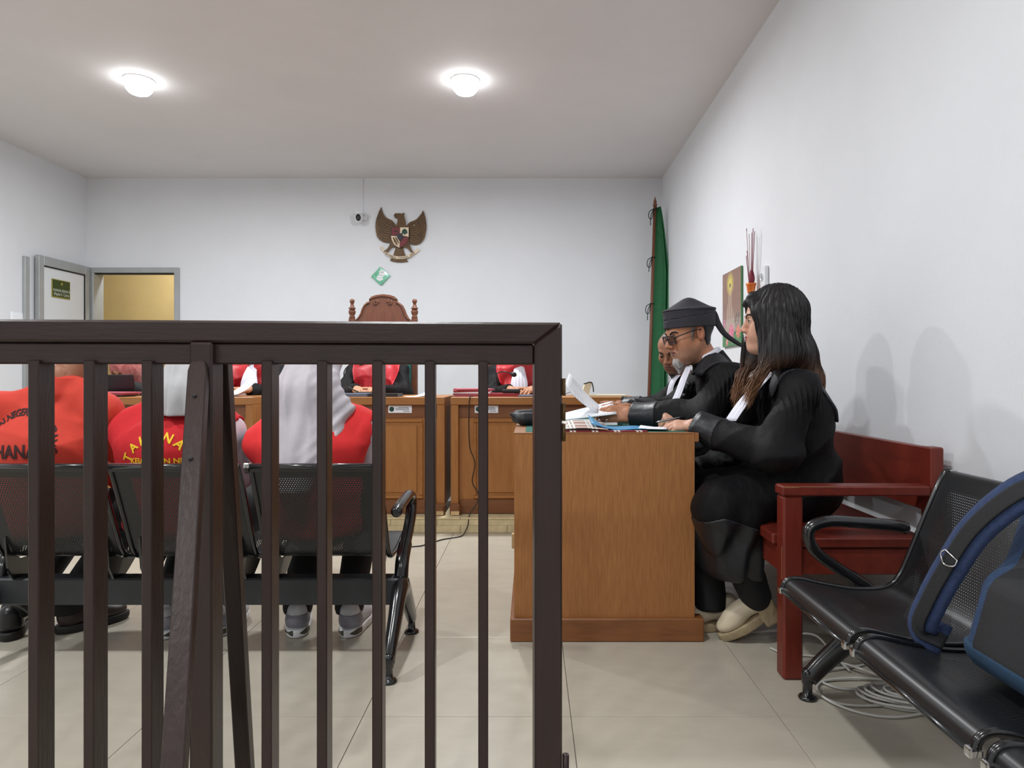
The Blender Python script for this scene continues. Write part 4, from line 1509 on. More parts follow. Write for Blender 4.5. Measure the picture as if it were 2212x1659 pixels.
for s in (1, -1):
    if s > 0:
        pts = [(-.0, .02, .43), (-.05, .075, .385), (-.085, .15, .30), (-.105, .21, .20), (-.12, .255, .11), (-.125, .285, .035), (-.09, .26, .012)]
    else:
        pts = [(-.0, -.10, .43), (-.05, -.10, .40), (-.10, -.11, .30), (-.125, -.13, .18), (-.12, -.15, .08), (-.09, -.15, .03)]
    pts = catmull([Vector(q) for q in pts], 6)
    w1, w2 = MB(), MB()
    for wmb, hw, up_ in ((w1, .035, .0), (w2, .017, .0185)):
        G = []
        for i, p in enumerate(pts):
            t = (pts[min(i + 1, len(pts) - 1)] - pts[max(i - 1, 0)]).normalized()
            n = Vector((-1, -.45 if s > 0 else 0, .35))
            n = (n - t * n.dot(t)).normalized()
            b = t.cross(n)
            row = []
            for k in range(9):
                q = -1 + 2 * k / 8
                row.append(p + b * hw * q + n * (up_ + (.009 * math.sqrt(max(0, 1 - q * q)) if up_ == 0 else 0)))
            G.append(row)
        wmb.sheet(G, -.008 if up_ == 0 else -.003)
    st = w1.build('shoulder_strap', 'navy', bp)
    w2.build('webbing', 'strap_black', st)
    if s > 0:
        k = int(len(pts) * .45)
        p = pts[k]
        t = (pts[k + 1] - pts[k - 1]).normalized()
        n = Vector((-1, -.45, .35))
        n = (n - t * n.dot(t)).normalized()
        b = t.cross(n)
        p = p + n * .024
        MB().tube(catmull([p - b * .018, p - b * .02 + t * .014 + n * .004, p + t * .026 + n * .006, p + b * .02 + t * .014 + n * .004, p + b * .018], 6), .0019, 6, closed=True).build('d_ring', 'chrome', st)

# ================================================================ people: shared sculpting
def lin(c):
    return np.array(srgb(*c)[:3])


mat('skin', (255, 255, 255), 0.5, attr='Col', var=0.10, scale=60, bump=0.06, bscale=220, spec=0.4, sss=0.08)
mat('hair_col', (255, 255, 255), 0.52, attr='Col', var=0.25, scale=40, stretch=(6, 6, 0.5), spec=0.5)
mat('gown_black', (9, 9, 12), 0.7, var=0.12, scale=9, bump=0.75, bscale=15, bstretch=(1.8, 1, 1), spec=0.24)
mat('gown_satin', (16, 19, 25), 0.42, var=0.15, scale=10, bump=0.45, bscale=14, spec=0.5)
mat('gown_stole', (27, 28, 33), 0.6, var=0.1, scale=14, bump=0.1, bscale=60)
mat('trousers_black', (14, 14, 17), 0.8, var=0.1, scale=14)
mat('bib_white', (226, 226, 238), 0.7, var=0.03, scale=30)
mat('cap_black', (42, 40, 46), 0.75, var=0.1, scale=50, bump=0.08, bscale=120)
mat('eye_white', (214, 208, 200), 0.25)
mat('eye_dark', (24, 18, 16), 0.15)
mat('brow_hair', (30, 24, 22), 0.8)
mat('lens_tint', (44, 46, 52), 0.1, alpha=0.62, spec=0.8)
mat('shirt_orange', (196, 58, 42), 0.85, var=0.06, scale=30, bump=0.15, bscale=22)
mat('vest_red', (194, 26, 34), 0.85, var=0.06, scale=30, bump=0.15, bscale=22)
mat('vest_coral', (220, 44, 46), 0.85, var=0.06, scale=30, bump=0.15, bscale=22)
mat('hijab_grey', (176, 176, 178), 0.9, var=0.05, scale=20, bump=0.1, bscale=60)
mat('hijab_mauve', (188, 182, 188), 0.9, var=0.05, scale=20, bump=0.1, bscale=60)
mat('shirt_white', (206, 200, 208), 0.85, var=0.05, scale=20)
mat('robe_red', (176, 28, 36), 0.5, var=0.1, scale=12, bump=0.15, bscale=20)
mat('robe_red_satin', (204, 50, 60), 0.5, var=0.08, scale=12, bump=0.2, bscale=16)
mat('heel_grey', (128, 126, 136), .4, var=.15, scale=30)
mat('insert_dark', (70, 66, 52), .4)
mat('print_black', (52, 22, 22), 0.8)
mat('print_yellow', (236, 190, 30), 0.7)


def frame(yaw=0, pitch=0, roll=0):
    return np.array((Matrix.Rotation(math.radians(yaw), 3, 'Z') @ Matrix.Rotation(math.radians(pitch), 3, 'Y') @ Matrix.Rotation(math.radians(roll), 3, 'X')), np.float64)


def place(ch, R, c, s=1.0):
    v = (ch[0] * s) @ R.T + np.array(c)
    q = ch[1]
    if np.linalg.det(R) < 0:
        q = q[:, ::-1]
    return (v, q) + tuple(ch[2:])


def head_sdf(full=0.0, age=0.0, nose=1.0, ears=True, open_=1.0, jaw=1.0, nk=(-.05, 0, -.2)):
    A = [ell((-.015, 0, .03), (.096, .075, .080)),
         (ell((.03, 0, .03), (.056, .062, .058)), .03),
         (ell((.034, 0, -.035), (.052, .058, .07)), .03),
         (ell((.028, 0, -.076), (.056, .05 * jaw + .006 * full, .036)), .03),
         (ell((.072, 0, -.102), (.019, .022, .016)), .022)]
    for s in (-1, 1):
        A.append((ell((.056, s * .043, -.028), (.028, .022, .024)), .022))
        A.append((cap((-.004, s * .052, -.05), (.045, s * .034, -.096), .016, .014), .025))
        if full:
            A.append((ell((.052, s * .04, -.056), (.03 + .006 * full, .024, .03)), .02))
    if full:
        A.append((ell((.035, 0, -.105), (.05, .045, .026)), .025))
    A.append((cap((.083, -.03, .017), (.083, .03, .017), .0095), .018))
    A.append((cap((.090, 0, .006), (.104 + .008 * nose, 0, -.033), .0065, .0105), .014))
    for s in (-1, 1):
        A.append((ell((.098, s * .0125, -.038), (.0115, .0085, .008)), .008))
    A.append((ell((.070, 0, -.066), (.026, .03, .024)), .02))
    base = union(A, .02)
    def f(P):
        d = base(P)
        for s in (-1, 1):
            d = smax(d, -ell((.1, s * .032, -.003), (.0155, .017, .011))(P), .012)
        for s in (-1, 1):
            lid = ell((.0775, s * .032, -.004), (.0145, .0155, .0125))(P)
            slit = ell((.093, s * .032, -.0055), (.013, .0125, .0046 * open_))(P)
            d = smin(d, np.maximum(lid, -slit), .004)
        d = smin(d, ell((.0915, 0, -.0605), (.0088, .023, .0055))(P), .005)
        d = smin(d, ell((.0895, 0, -.0712), (.0094, .020, .0062))(P), .005)
        d = smax(d, -ell((.103, 0, -.0660), (.013, .024, .0011))(P), .003)
        for s in (-1, 1):
            d = smax(d, -ell((.104, s * .0085, -.0465), (.006, .0038, .0045))(P), .003)
        if age:
            for s in (-1, 1):
                d = smax(d, -chain([(.094, s * .019, -.036), (.088, s * .030, -.055), (.078, s * .037, -.078)], [.0022, .0026, .0016])(P), .006 * age)
                d = smin(d, ell((.083, s * .034, -.017), (.008, .014, .005))(P), .008)
                d = smax(d, -chain([(.086, s * .020, -.020), (.083, s * .034, -.024), (.074, s * .046, -.021)], [.0012, .0014, .001])(P), .004)
                d = smin(d, ell((.062, s * .042, -.085), (.02, .014, .018))(P), .02)
            for zz in (.036, .047):
                d = smax(d, -chain([(.078, -.035, zz - .004), (.088, 0, zz), (.078, .035, zz - .004)], [.001, .0016, .001])(P), .004)
        if ears:
            for s in (-1, 1):
                R = rotm(0, -12, s * 16)
                e = ell((-.010, s * .079, -.008), (.020, .0075, .033), R)(P)
                e = smax(e, -ell((-.004, s * .087, -.006), (.011, .0065, .019), R)(P), .005)
                d = smin(d, e, .006)
        d = smin(d, cap((-.022, 0, -.06), nk, .051, .052)(P), .03)
        return d
    return f


def head_chunk(c, R, h, skin, lip, s=1.0, stubble=None, scalp=None, neck=None, **kw):
    if neck is not None:
        kw['nk'] = tuple(((np.array(neck, float) - [0, 0, .04] - np.array(c)) @ R) / s)
    f = head_sdf(**kw)
    e = kw.get('nk', (-.05, 0, -.2))
    v, q = mesh_sdf(f, (min(-.13, e[0] - .06), min(-.105, e[1] - .06), min(-.16, e[2] - .03)), (max(.14, e[0] + .06), max(.105, e[1] + .06), .125), h)
    col = np.tile(lin(skin), (len(v), 1))
    def blend(mask, c_):
        m = np.clip(mask, 0, 1)[:, None]
        col[:] = col * (1 - m) + lin(c_) * m
    x, y, z = v[:, 0], v[:, 1], v[:, 2]
    warm = np.exp(-(((x - .10) / .03) ** 2 + (y / .03) ** 2 + ((z + .035) / .02) ** 2)) * .35 + np.exp(-((np.abs(y) - .045) / .02) ** 2 - ((z + .03) / .022) ** 2 - ((x - .06) / .03) ** 2) * .25
    blend(warm, tuple(int(a * b) for a, b in zip(skin, (.98, .82, .78))))
    blend((np.abs(y) > .074) * .35, tuple(int(a * b) for a, b in zip(skin, (.97, .8, .76))))
    blend((1 - (((x - .094) / .017) ** 2 + (y / .0245) ** 2 + ((z + .0662) / .0115) ** 2)) * 3, lip)
    blend(np.exp(-((np.abs(y) - .032) / .014) ** 2 - ((z + .004) / .009) ** 2 - ((x - .085) / .02) ** 2) * .45, tuple(int(a * .62) for a in skin))
    if stubble:
        m = (x > .0) * np.clip((-.045 - z) / .02, 0, 1) * (1 - np.exp(-((z + .066) / .01) ** 2 - (y / .025) ** 2)) * .45
        blend(m, stubble)
    if scalp:
        m = np.clip((z - .055 - .55 * np.clip(x, 0, 1)) / .02, 0, 1) + ((x < -.02) & (z > -.03)) * 1.0
        blend(np.clip(m, 0, 1) * .8, scalp)
    return place((v, q, col), R, c, s)


def face_details(body, c, R, s, open_=1.0, gaze=(1, 0, 0), thick=1.0):
    """eyeballs, irises and eyebrows as meshes of their own"""
    Rm = Matrix(R.tolist())
    tr = lambda p: Rm @ (Vector(p) * s) + Vector(c)
    for sd in (-1, 1):
        e = Vector((.0775, sd * .032, -.004))
        eb = MB().lathe([(.0001 + .0122 * math.sin(a), -.0122 * math.cos(a)) for a in [k * PI / 10 for k in range(11)]], (0, 0, 0), 16)
        eb.v = [tr(e + p) for p in eb.v]
        eo = eb.build('eyeball', 'eye_white', body)
        g = Vector(gaze).normalized()
        Rg = g.to_track_quat('Z', 'Y').to_matrix()
        ir = MB().lathe([(.0062, .0105), (.0056, .0122), (.003, .0128), (.0005, .013)], (0, 0, 0), 14, Rg)
        ir.v = [tr(e + p) for p in ir.v]
        ir.build('iris', 'eye_dark', eo)
        b = MB()
        pts = [(.089, sd * .012, .0125), (.0905, sd * .02, .0175), (.0885, sd * .032, .0205), (.0815, sd * .042, .0195), (.074, sd * .049, .0145)]
        pp = catmull([Vector(p) for p in pts], 4)
        hf = head_sdf(ears=False)
        Q = np.array([list(p) for p in pp], np.float32)
        for _ in range(4):
            e_ = .001
            gr = np.stack([hf(Q + np.eye(3, dtype=np.float32)[k] * e_) - hf(Q - np.eye(3, dtype=np.float32)[k] * e_) for k in range(3)], 1)
            gr /= np.maximum(np.linalg.norm(gr, axis=1, keepdims=True), 1e-6)
            Q = (Q - gr * (hf(Q) - .0006)[:, None]).astype(np.float32)
        pp = [Vector(q.tolist()) for q in Q]
        n = len(pp)
        b.tube([tr(p) for p in pp], [s * thick * (.0010 + .0028 * math.sin(PI * min(1, (i + 2) / (n + 1))) ** .8) for i in range(n)], 8, sx=.6)
        b.build('eyebrow', 'brow_hair', body)
        la = MB()
        lp_ = [e + Vector((math.cos(a) * .0148 * math.cos(.25), sd * math.sin(a) * .0148, .0046 * open_ * math.cos(a * 1.2) + .0005)) for a in (-.75, -.4, 0, .4, .75, 1.0)]
        la.tube([tr(p) for p in catmull(lp_, 3)], s * .0009, 6)
        la.build('lash_line', 'brow_hair', body)


def hand_chunk(wrist, f, n, side, curls, skin, s=1.0, h=.0022, thumb=(.75, .35, .25), spread=.06):
    """side +1 left, -1 right. curls: four (base, mid, tip) bends in degrees, index to little finger"""
    f = np.array(f, float); f /= np.linalg.norm(f)
    n = np.array(n, float); n -= f * (n @ f); n /= np.linalg.norm(n)
    t = np.cross(n, f) * (-1 if side > 0 else 1)
    R = np.stack([f, t, n], 1)
    palm = union([rbox((.048, .0, 0), (.046, .036, .0125), .012), (cap((-.045, 0, 0), (.015, 0, 0), .026, .027), .02), (ell((.035, .024, -.008), (.03, .016, .015)), .012)], .015)
    F_ = []
    bases = [(.088, .028, .001), (.094, .0095, .003), (.090, -.0095, .002), (.080, -.027, -.001)]
    lens = [(.040, .024, .019), (.045, .028, .020), (.041, .026, .019), (.032, .019, .017)]
    for i in range(4):
        p = np.array(bases[i])
        a = 0
        sp = spread * (1.2 - i * .8)
        pts = [p - np.array([.02, 0, 0])] + [p]
        for k in range(3):
            a += math.radians(curls[i][k])
            p = p + lens[i][k] * np.array([math.cos(a) * math.cos(sp), math.sin(sp), -math.sin(a)])
            pts.append(p)
        r = [.0095, .0095, .0088, .0080, .0068]
        F_.append(chain(pts, r, .004))
    d = np.array(thumb, float); d /= np.linalg.norm(d)
    p0 = np.array([.018, .022, -.008])
    p1 = p0 + d * .042
    d2 = d * .8 + np.array([.6, -.15, -.1]); d2 /= np.linalg.norm(d2)
    p2 = p1 + d2 * .031
    p3 = p2 + d2 * .024
    F_.append(chain([p0, p1, p2, p3], [.014, .0115, .0102, .0085], .006))
    def g(P):
        dd = palm(P)
        out = dd
        for q in F_:
            out = np.minimum(out, smin(dd, q(P), .010))
        return out
    v, q = mesh_sdf(g, (-.075, -.065, -.10), (.20, .085, .06), h)
    col = np.tile(lin(skin), (len(v), 1))
    k = np.clip((v[:, 0] - .11) / .08, 0, 1)[:, None] * .35
    col = col * (1 - k) + lin(tuple(int(a * b) for a, b in zip(skin, (1, .84, .8)))) * k
    return place((v, q, col), R, wrist, s)


def body_chunk(prims, lo, hi, skin, h=.012):
    v, q = mesh_sdf(union(prims, .03), lo, hi, h)
    return (v, q, np.tile(lin(skin), (len(v), 1)))


def body_obj(root, chunks):
    return link_mesh('body', np_mesh('body', chunks, 'skin'), None, root)


def inner(hip, chest, neck, sh, el, wr, kn, an):
    """the hidden limbs and trunk under the clothes, thin enough to stay inside them"""
    A = [fcap(hip, chest, .095, .095, (0, 1, 0), 1.25), cap(chest, neck, .06, .045)]
    for i in (0, 1):
        A += [cap(neck - np.array([0, 0, .05]), sh[i] - np.array([0, 0, .01]), .03, .034), cap(sh[i], el[i], .043, .036), cap(el[i], wr[i], .036, .026)]
        A += [cap(hip, kn[i], .07, .055), cap(kn[i], an[i], .052, .036)]
    return A


def shoe_sdf(style):
    if style == 'heel':
        up = union([ell((.055, 0, .085), (.085, .04, .035)), (ell((.125, 0, .062), (.06, .043, .03)), .03), (cap((.0, 0, .09), (-.015, 0, .12), .038, .036), .03)], .03)
        sole = lambda P: np.minimum(np.maximum(ell((.095, 0, .03), (.10, .047, .075))(P), np.maximum(P[:, 2] - .045, .012 - P[:, 2])), rbox((-.015, 0, .035), (.035, .036, .048), .01)(P))
    else:
        up = union([ell((.05, 0, .055), (.09, .04, .04)), (ell((.13, 0, .045), (.065, .044, .03)), .03), (cap((-.01, 0, .06), (-.02, 0, .095), .04, .037), .03)], .03)
        sole = lambda P: np.maximum(union([ell((.1, 0, .02), (.105, .05, .06)), ell((-.0, 0, .02), (.062, .044, .06))], .03)(P), np.maximum(P[:, 2] - .032, .002 - P[:, 2]))
    return up, sole


def shoe(root, c, R, style, upper_m, sole_m, h=.004, s=1.0):
    up, sole = shoe_sdf(style)
    v1 = place(mesh_sdf(up, (-.09, -.07, 0), (.22, .07, .16), h), R, c, s)
    v2 = place(mesh_sdf(sole, (-.09, -.07, -.02), (.22, .07, .1), h), R, c, s)
    o = link_mesh('shoe', np_mesh('shoe', [v1], upper_m), None, root)
    link_mesh('sole', np_mesh('sole', [v2], sole_m), None, o)
    if style == 'flat' and sole_m != 'rubber_black':
        hp = lambda P: np.maximum(up(P) - .003, np.maximum(np.maximum(P[:, 0] - .012 + .4 * (P[:, 2] - .05), .036 - P[:, 2]), P[:, 2] - .088))
        link_mesh('heel_counter', np_mesh('heel_counter', [place(mesh_sdf(hp, (-.09, -.06, .02), (.06, .06, .11), .004), R, c, s)], 'heel_grey'), None, o)
        gu = lambda P: np.maximum(sole(P) - .0025, np.maximum(np.abs(P[:, 2] - .020) - .007 - .004 * np.sin(P[:, 1] * 130), np.maximum(P[:, 0] + .005, .012 - np.abs(P[:, 1]) * 1.0)))
        link_mesh('sole_insert', np_mesh('sole_insert', [place(mesh_sdf(gu, (-.09, -.06, 0), (.03, .06, .05), .003), R, c, s)], 'insert_dark'), None, o)
    m = MB()
    Rm = Matrix(R.tolist())
    for k in range(4):
        x0 = .05 + .022 * k
        zt = (.118 if style == 'heel' else .094) - .010 * k
        m.tube([Rm @ (Vector((x0, -.022, zt - .008)) * s) + Vector(c), Rm @ (Vector((x0 + .006, 0, zt + .0015)) * s) + Vector(c), Rm @ (Vector((x0, .022, zt - .008)) * s) + Vector(c)], .0028, 6)
    m.build('laces', 'shirt_white', o)
    return o


def gown_sdf(hip, chest, neck, sh, el, wr, kn, belly=.13, wide=1.35, sleeve=.07, seed=0., hem=.24, pleat=True, lap=.105, fold=.008):
    hip, chest, neck = [np.array(q, float) for q in (hip, chest, neck)]
    A = [fcap(hip, chest, belly, belly - .012, (0, 1, 0), wide),
         (fcap(chest, neck - np.array([0, 0, .035]), belly - .02, .06, (0, 1, 0), 1.35), .06)]
    for i in (0, 1):
        A.append((cap(neck - np.array([.0, 0, .05]), sh[i], .055, .062), .05))
        A.append((cap(sh[i], el[i], sleeve, sleeve + .006), .035))
        w_ = np.array(wr[i], float)
        e_ = np.array(el[i], float)
        A.append((cap(e_, w_ * .97 + e_ * .03, sleeve + .004, sleeve * .72), .03))
        A.append((cap(e_ * .6 + w_ * .4 - [0, 0, .03], e_ * .15 + w_ * .85 - [0, 0, .018], sleeve * .62, sleeve * .55), .04))
        if kn is not None:
            A.append((cap(hip, kn[i], lap + .01, lap - .01), .05))
    g = union(A, .04)
    def f(P):
        d = g(P)
        d = d + fold * creases(P, 1.6, seed, 17)
        if pleat:
            for i in (0, 1):
                s_ = np.array(sh[i], float)
                q = P - s_
                m = np.exp(-((q[:, 2] + .045) / .05) ** 2 - (q[:, 0] / .09) ** 2)
                d = d + .0032 * m * np.sin(q[:, 0] * 350)
        for i in (0, 1):
            w_ = np.array(wr[i], float)
            e_ = np.array(el[i], float)
            dr = (w_ - e_) / np.linalg.norm(w_ - e_)
            # open sleeve mouth
            t = (P - w_) @ dr
            near = np.linalg.norm(P - w_, axis=1) < .12
            d = np.where(near & (t > -.012), np.maximum(d, (t + .012)), d)
        return d
    return f


def cuff(root, g, wr, el, L_=.10, m='gown_satin', h=.005):
    for i in (0, 1):
        w_, e_ = np.array(wr[i], float), np.array(el[i], float)
        dr = (w_ - e_) / np.linalg.norm(w_ - e_)
        def f(P):
            t = (P - w_) @ dr
            r = np.linalg.norm((P - w_) - t[:, None] * dr, axis=1)
            return np.maximum(np.maximum(g(P) - .004, np.maximum(t + .004, -t - L_)), r - .13)
        lo = np.minimum(w_, w_ - dr * L_) - .11
        hi = np.maximum(w_, w_ - dr * L_) + .11
        sdf_part('cuff', f, lo, hi, h, m, root)


def bib(root, pts, widths, m='bib_white', name='bib', pl=5, amp=.0025):
    """pleated white jabot: pts down the chest (person frame), width at each"""
    P = catmull([Vector(p) for p in pts], 5)
    n = len(P)
    G = []
    for i, p in enumerate(P):
        t = i / (n - 1)
        k = t * (len(widths) - 1)
        a = int(min(k, len(widths) - 2))
        wdt = widths[a] + (widths[a + 1] - widths[a]) * (k - a)
        G.append([p + Vector((amp * math.sin(j / 20 * 2 * PI * pl) + .0 - .02 * (2 * j / 20 - 1) ** 2, wdt * (j / 20 - .5), 0)) for j in range(21)])
    return MB().sheet(G, .002).build(name, m, root)

# ================================================================ the three lawyers on the red bench
def np3(*a):
    return [np.array(q, float) for q in a]


# ---- woman in front, profile to the left
SK = (206, 158, 134)
wm = empty('person', (1.05, 2.62, 0), PI, 'woman with long brown hair in a black gown, writing at the table', 'person')
hip, chest, neck = np3((-.005, 0, .575), (.035, 0, .87), (.065, 0, 1.03))
sh = np3((.082, .178, .955), (.082, -.178, .955))
el = np3((.18, .22, .735), (.2, -.27, .78))
wr = np3((.395, -.055, .812), (.405, -.22, .82))
kn = np3((.35, .105, .53), (.37, -.105, .53))
an = np3((.20, .05, .175), (.34, -.075, .10))
hc = np.array((.121, 0, 1.219))
HR = frame(-11, 1, 0)
ch = [head_chunk(hc, HR, h=.0026, skin=SK, lip=(170, 84, 84), s=1.0, neck=neck, full=1.0, nose=.35, ears=True)]
ch.append(body_chunk(inner(hip, chest, neck, sh, el, wr, kn, an), (-.2, -.4, 0), (.55, .4, 1.1), SK))
ch.append(hand_chunk(wr[0], (.9, -.28, -.05), (.1, .35, 1), 1, [(18, 28, 20), (24, 34, 24), (30, 38, 26), (36, 40, 28)], SK, .95, thumb=(.85, .3, -.35)))
ch.append(hand_chunk(wr[1] + np.array((0, .0, .012)), (.95, .12, -.12), (-.1, .75, .75), -1, [(52, 42, 20), (62, 52, 30), (68, 60, 36), (72, 60, 40)], SK, .95, thumb=(.95, .1, -.42)))
bo = body_obj(wm, ch)
face_details(bo, hc, HR, 1.0, .9)
g = gown_sdf(hip, chest, neck, sh, el, wr, kn, .130, 1.4, .068, 1.0)
drape = union([g, (fcap((.355, 0, .50), (.325, 0, .30), .085, .075, (0, 1, 0), 2.2), .05), (fcap((.25, .02, .48), (.23, .02, .28), .07, .05, (0, 1, 0), 2.4), .05)], .04)
def wgown(P):
    d = drape(P)
    low = np.clip((.5 - P[:, 2]) / .15, 0, 1)
    d = d + low * .007 * np.sin(P[:, 0] * 62 + np.sin(P[:, 2] * 14) * 1.2 + P[:, 1] * 40)
    return np.maximum(d, .232 + .02 * np.sin(P[:, 0] * 24) - P[:, 2])
go = sdf_part('gown', wgown, (-.2, -.42, .18), (.5, .38, 1.09), .0058, 'gown_black', wm)
cuff(wm, g, wr, el, .12)
def lower_satin(P):
    return np.maximum(wgown(P) - .004, np.maximum(P[:, 2] - .50 + .35 * np.abs(P[:, 0] - .36), np.maximum(.25 - P[:, 2], .20 - P[:, 0])))
sdf_part('satin_panel', lower_satin, (.15, -.35, .2), (.5, .35, .56), .006, 'gown_satin', wm)
for sd in (1, -1):
    stc = chain([(.21, sd * .06, .86), (.16, sd * .085, .98), (.10, sd * .11, 1.05), (.03, sd * .12, 1.05), (-.04, sd * .11, .98), (-.10, sd * .09, .86)], [.03, .034, .04, .045, .046, .03])
    sdf_part('stole', (lambda q: lambda P: np.maximum(g(P) - .007, q(P)))(stc), (-.2, -.2, .78), (.3, .2, 1.13), .005, 'gown_stole', wm)
bib(wm, [(.135, 0, 1.02), (.20, .01, .96), (.255, .02, .90), (.30, .02, .835)], [.05, .08, .10, .10])
tr_ = union([cap(kn[0], an[0], .075, .058), cap(kn[1], an[1], .075, .06)], .03)
sdf_part('trousers', lambda P: np.maximum(tr_(P) + .004 * folds(P, 1, 3, 30), .085 - P[:, 2]), (.1, -.25, .06), (.5, .25, .6), .008, 'trousers_black', wm)
mat('cream_leather', (208, 194, 168), .45, var=.06, scale=30)
mat('cream_sole', (172, 154, 122), .7, var=.15, scale=40, bump=.2, bscale=60)
shoe(wm, (.15, .045, .085), frame(-8, 31, -8), 'heel', 'cream_leather', 'cream_sole', .0036)
shoe(wm, (.28, -.085, -.012), frame(0, 0, 0), 'heel', 'cream_leather', 'cream_sole', .0045)
# hair
def hair_f(P):
    q = P - hc.astype(np.float32)
    z = q[:, 2]
    qh = q @ HR.astype(np.float32)
    d = ell((-.022, 0, .035), (.112, .094, .105))(qh)
    d = smin(d, fcap((-.03, 0, .02), (-.085, 0, -.13), .082, .075, (0, 1, 0), 1.18)(q), .04)
    d = smin(d, fcap((-.085, 0, -.13), (-.145, 0, -.22), .066, .036, (0, 1, 0), 1.7)(q), .04)
    d = smin(d, fcap((-.145, 0, -.22), (-.192, 0, -.325), .036, .012, (0, 1, 0), 1.9)(q), .04)
    for s in (1, -1):
        d = smin(d, fcap((.008, s * .078, .03), (-.01, s * .088, -.13), .05, .055, (1, 0, 0), 1.25)(qh), .03)
        d = smin(d, fcap((.0, s * .09, -.10), (.045, s * .10, -.165), .05, .03, (1, 0, 0), 1.1)(q), .03)
        d = smin(d, chain([(.072, s * .018, .098), (.084, s * .045, .07), (.062, s * .075, .03), (.038, s * .085, -.01)], [.012, .014, .017, .018])(qh), .02)
    face = union([ell((.122, 0, -.045), (.082, .085, .10)), (ell((.104, 0, .03), (.046, .06, .052)), .02)], .02)(qh)
    d = smax(d, -face, .012)
    an_ = np.arctan2(q[:, 1], q[:, 0] + .03)
    d = d + .0022 * np.sin(an_ * 34 + z * 22 + 2 * np.sin(z * 16)) + .0018 * np.sin(an_ * 63 - z * 31 + 1.5 * np.sin(z * 11 + 1))
    return d
def hair_c(v):
    t = np.clip((1.10 - v[:, 2]) / .17, 0, 1)[:, None] ** 1.2
    st = (.5 + .5 * np.sin(np.arctan2(v[:, 1], v[:, 0] - .09) * 47 + v[:, 2] * 30))[:, None]
    c = lin((26, 23, 26)) * (1 - t) + lin((126, 84, 52)) * t
    return c * (.7 + .5 * st * t + .3 * (1 - t))
ho = sdf_part('hair', hair_f, hc + [-.26, -.18, -.35], hc + [.2, .18, .17], .0036, 'hair_col', wm, hair_c)


def strands(f, c, n, seed, z_end):
    """fine locks that slide down the hair volume"""
    rr = np.random.RandomState(seed)
    a = rr.uniform(-PI, PI, n)
    rad = rr.uniform(.01, .09, n)
    p = np.stack([c[0] - .02 + rad * np.cos(a), c[1] + rad * .85 * np.sin(a), np.full(n, c[2] + .15)], 1)
    def grad(q):
        e = .003
        g_ = np.stack([f((q + np.eye(3)[i] * e).astype(np.float32)) - f((q - np.eye(3)[i] * e).astype(np.float32)) for i in range(3)], 1)
        return g_ / np.maximum(np.linalg.norm(g_, axis=1, keepdims=True), 1e-6)
    def proj(q, off):
        for _ in range(3):
            q = q - grad(q) * (f(q.astype(np.float32)) - off)[:, None] * .8
        return q
    off = rr.uniform(-.0002, .0016, n)
    p = proj(p, off)
    paths = [p]
    for k in range(60):
        g_ = grad(p)
        d = np.array([-.10, 0, -1.0]) + rr.normal(0, .06, (n, 3))
        d = d + .35 * np.stack([np.cos(a) * .5, np.sin(a), 0 * a], 1) * max(0, 1 - k / 14)
        d = d - g_ * np.sum(d * g_, 1, keepdims=True)
        d /= np.maximum(np.linalg.norm(d, axis=1, keepdims=True), 1e-6)
        p = proj(p + d * .0085, off)
        paths.append(p)
    return np.stack(paths, 1)


SP = list(strands(hair_f, hc, 560, 5, .9))
RAD = [.0013] * len(SP)
rr_ = np.random.RandomState(11)
for sd in (1, -1):
    for k in range(260):
        # loose front locks falling over the shoulder to the chest
        j_ = rr_.normal(0, 1, 9)
        e_ = rr_.rand()
        p0 = np.array((.03 + .016 * j_[0], sd * (.095 + .012 * j_[1]), -.07 + .02 * j_[2]))
        p1 = np.array((.045 + .013 * j_[0], sd * (.106 + .012 * j_[1]), -.15))
        p2 = np.array((.084 + .010 * j_[3], sd * (.095 + .011 * j_[4]), -.215 + .006 * j_[5]))
        p3 = np.array((.098 + .036 * e_ + .006 * j_[6], sd * (.078 + .014 * j_[7]), -.30 + .022 * j_[8] + .02 * (1 - e_)))
        SP.append(np.array([list(q) for q in catmull([Vector((hc + q).tolist()) for q in (p0, p1, p2, p3)], 12)]))
        RAD.append(.0033)
sv, sq, sc_ = [], [], []
kk = 5
for path, rad_ in zip(SP, RAD):
    if not np.isfinite(path).all():
        continue
    m_ = len(path)
    tg = np.gradient(path, axis=0)
    tg /= np.maximum(np.linalg.norm(tg, axis=1, keepdims=True), 1e-6)
    u_ = np.cross(tg, [0.3, 1, 0.1]); u_ /= np.maximum(np.linalg.norm(u_, axis=1, keepdims=True), 1e-6)
    b_ = np.cross(tg, u_)
    r_ = rad_ * np.sin(np.linspace(.35, PI - .04, m_))[:, None]
    o_ = sum(len(q) for q in sv)
    ring = np.stack([path + u_ * r_ * math.cos(2 * PI * k / kk) + b_ * r_ * math.sin(2 * PI * k / kk) for k in range(kk)], 1).reshape(-1, 3)
    sv.append(ring)
    i_, j_ = np.meshgrid(np.arange(m_ - 1), np.arange(kk), indexing='ij')
    i_, j_ = i_.ravel(), j_.ravel()
    sq.append(np.stack([i_ * kk + j_, i_ * kk + (j_ + 1) % kk, (i_ + 1) * kk + (j_ + 1) % kk, (i_ + 1) * kk + j_], 1) + o_)
    t_ = np.clip((1.10 - ring[:, 2]) / .17, 0, 1)[:, None] ** 1.2
    sc_.append((lin((30, 26, 28)) * (1 - t_) + lin((136, 92, 58)) * t_) * (.75 + .5 * np.random.RandomState(o_ % 997).rand()))
link_mesh('hair_strands', np_mesh('hair_strands', [(np.concatenate(sv), np.concatenate(sq), np.concatenate(sc_))], 'hair_col'), None, ho)
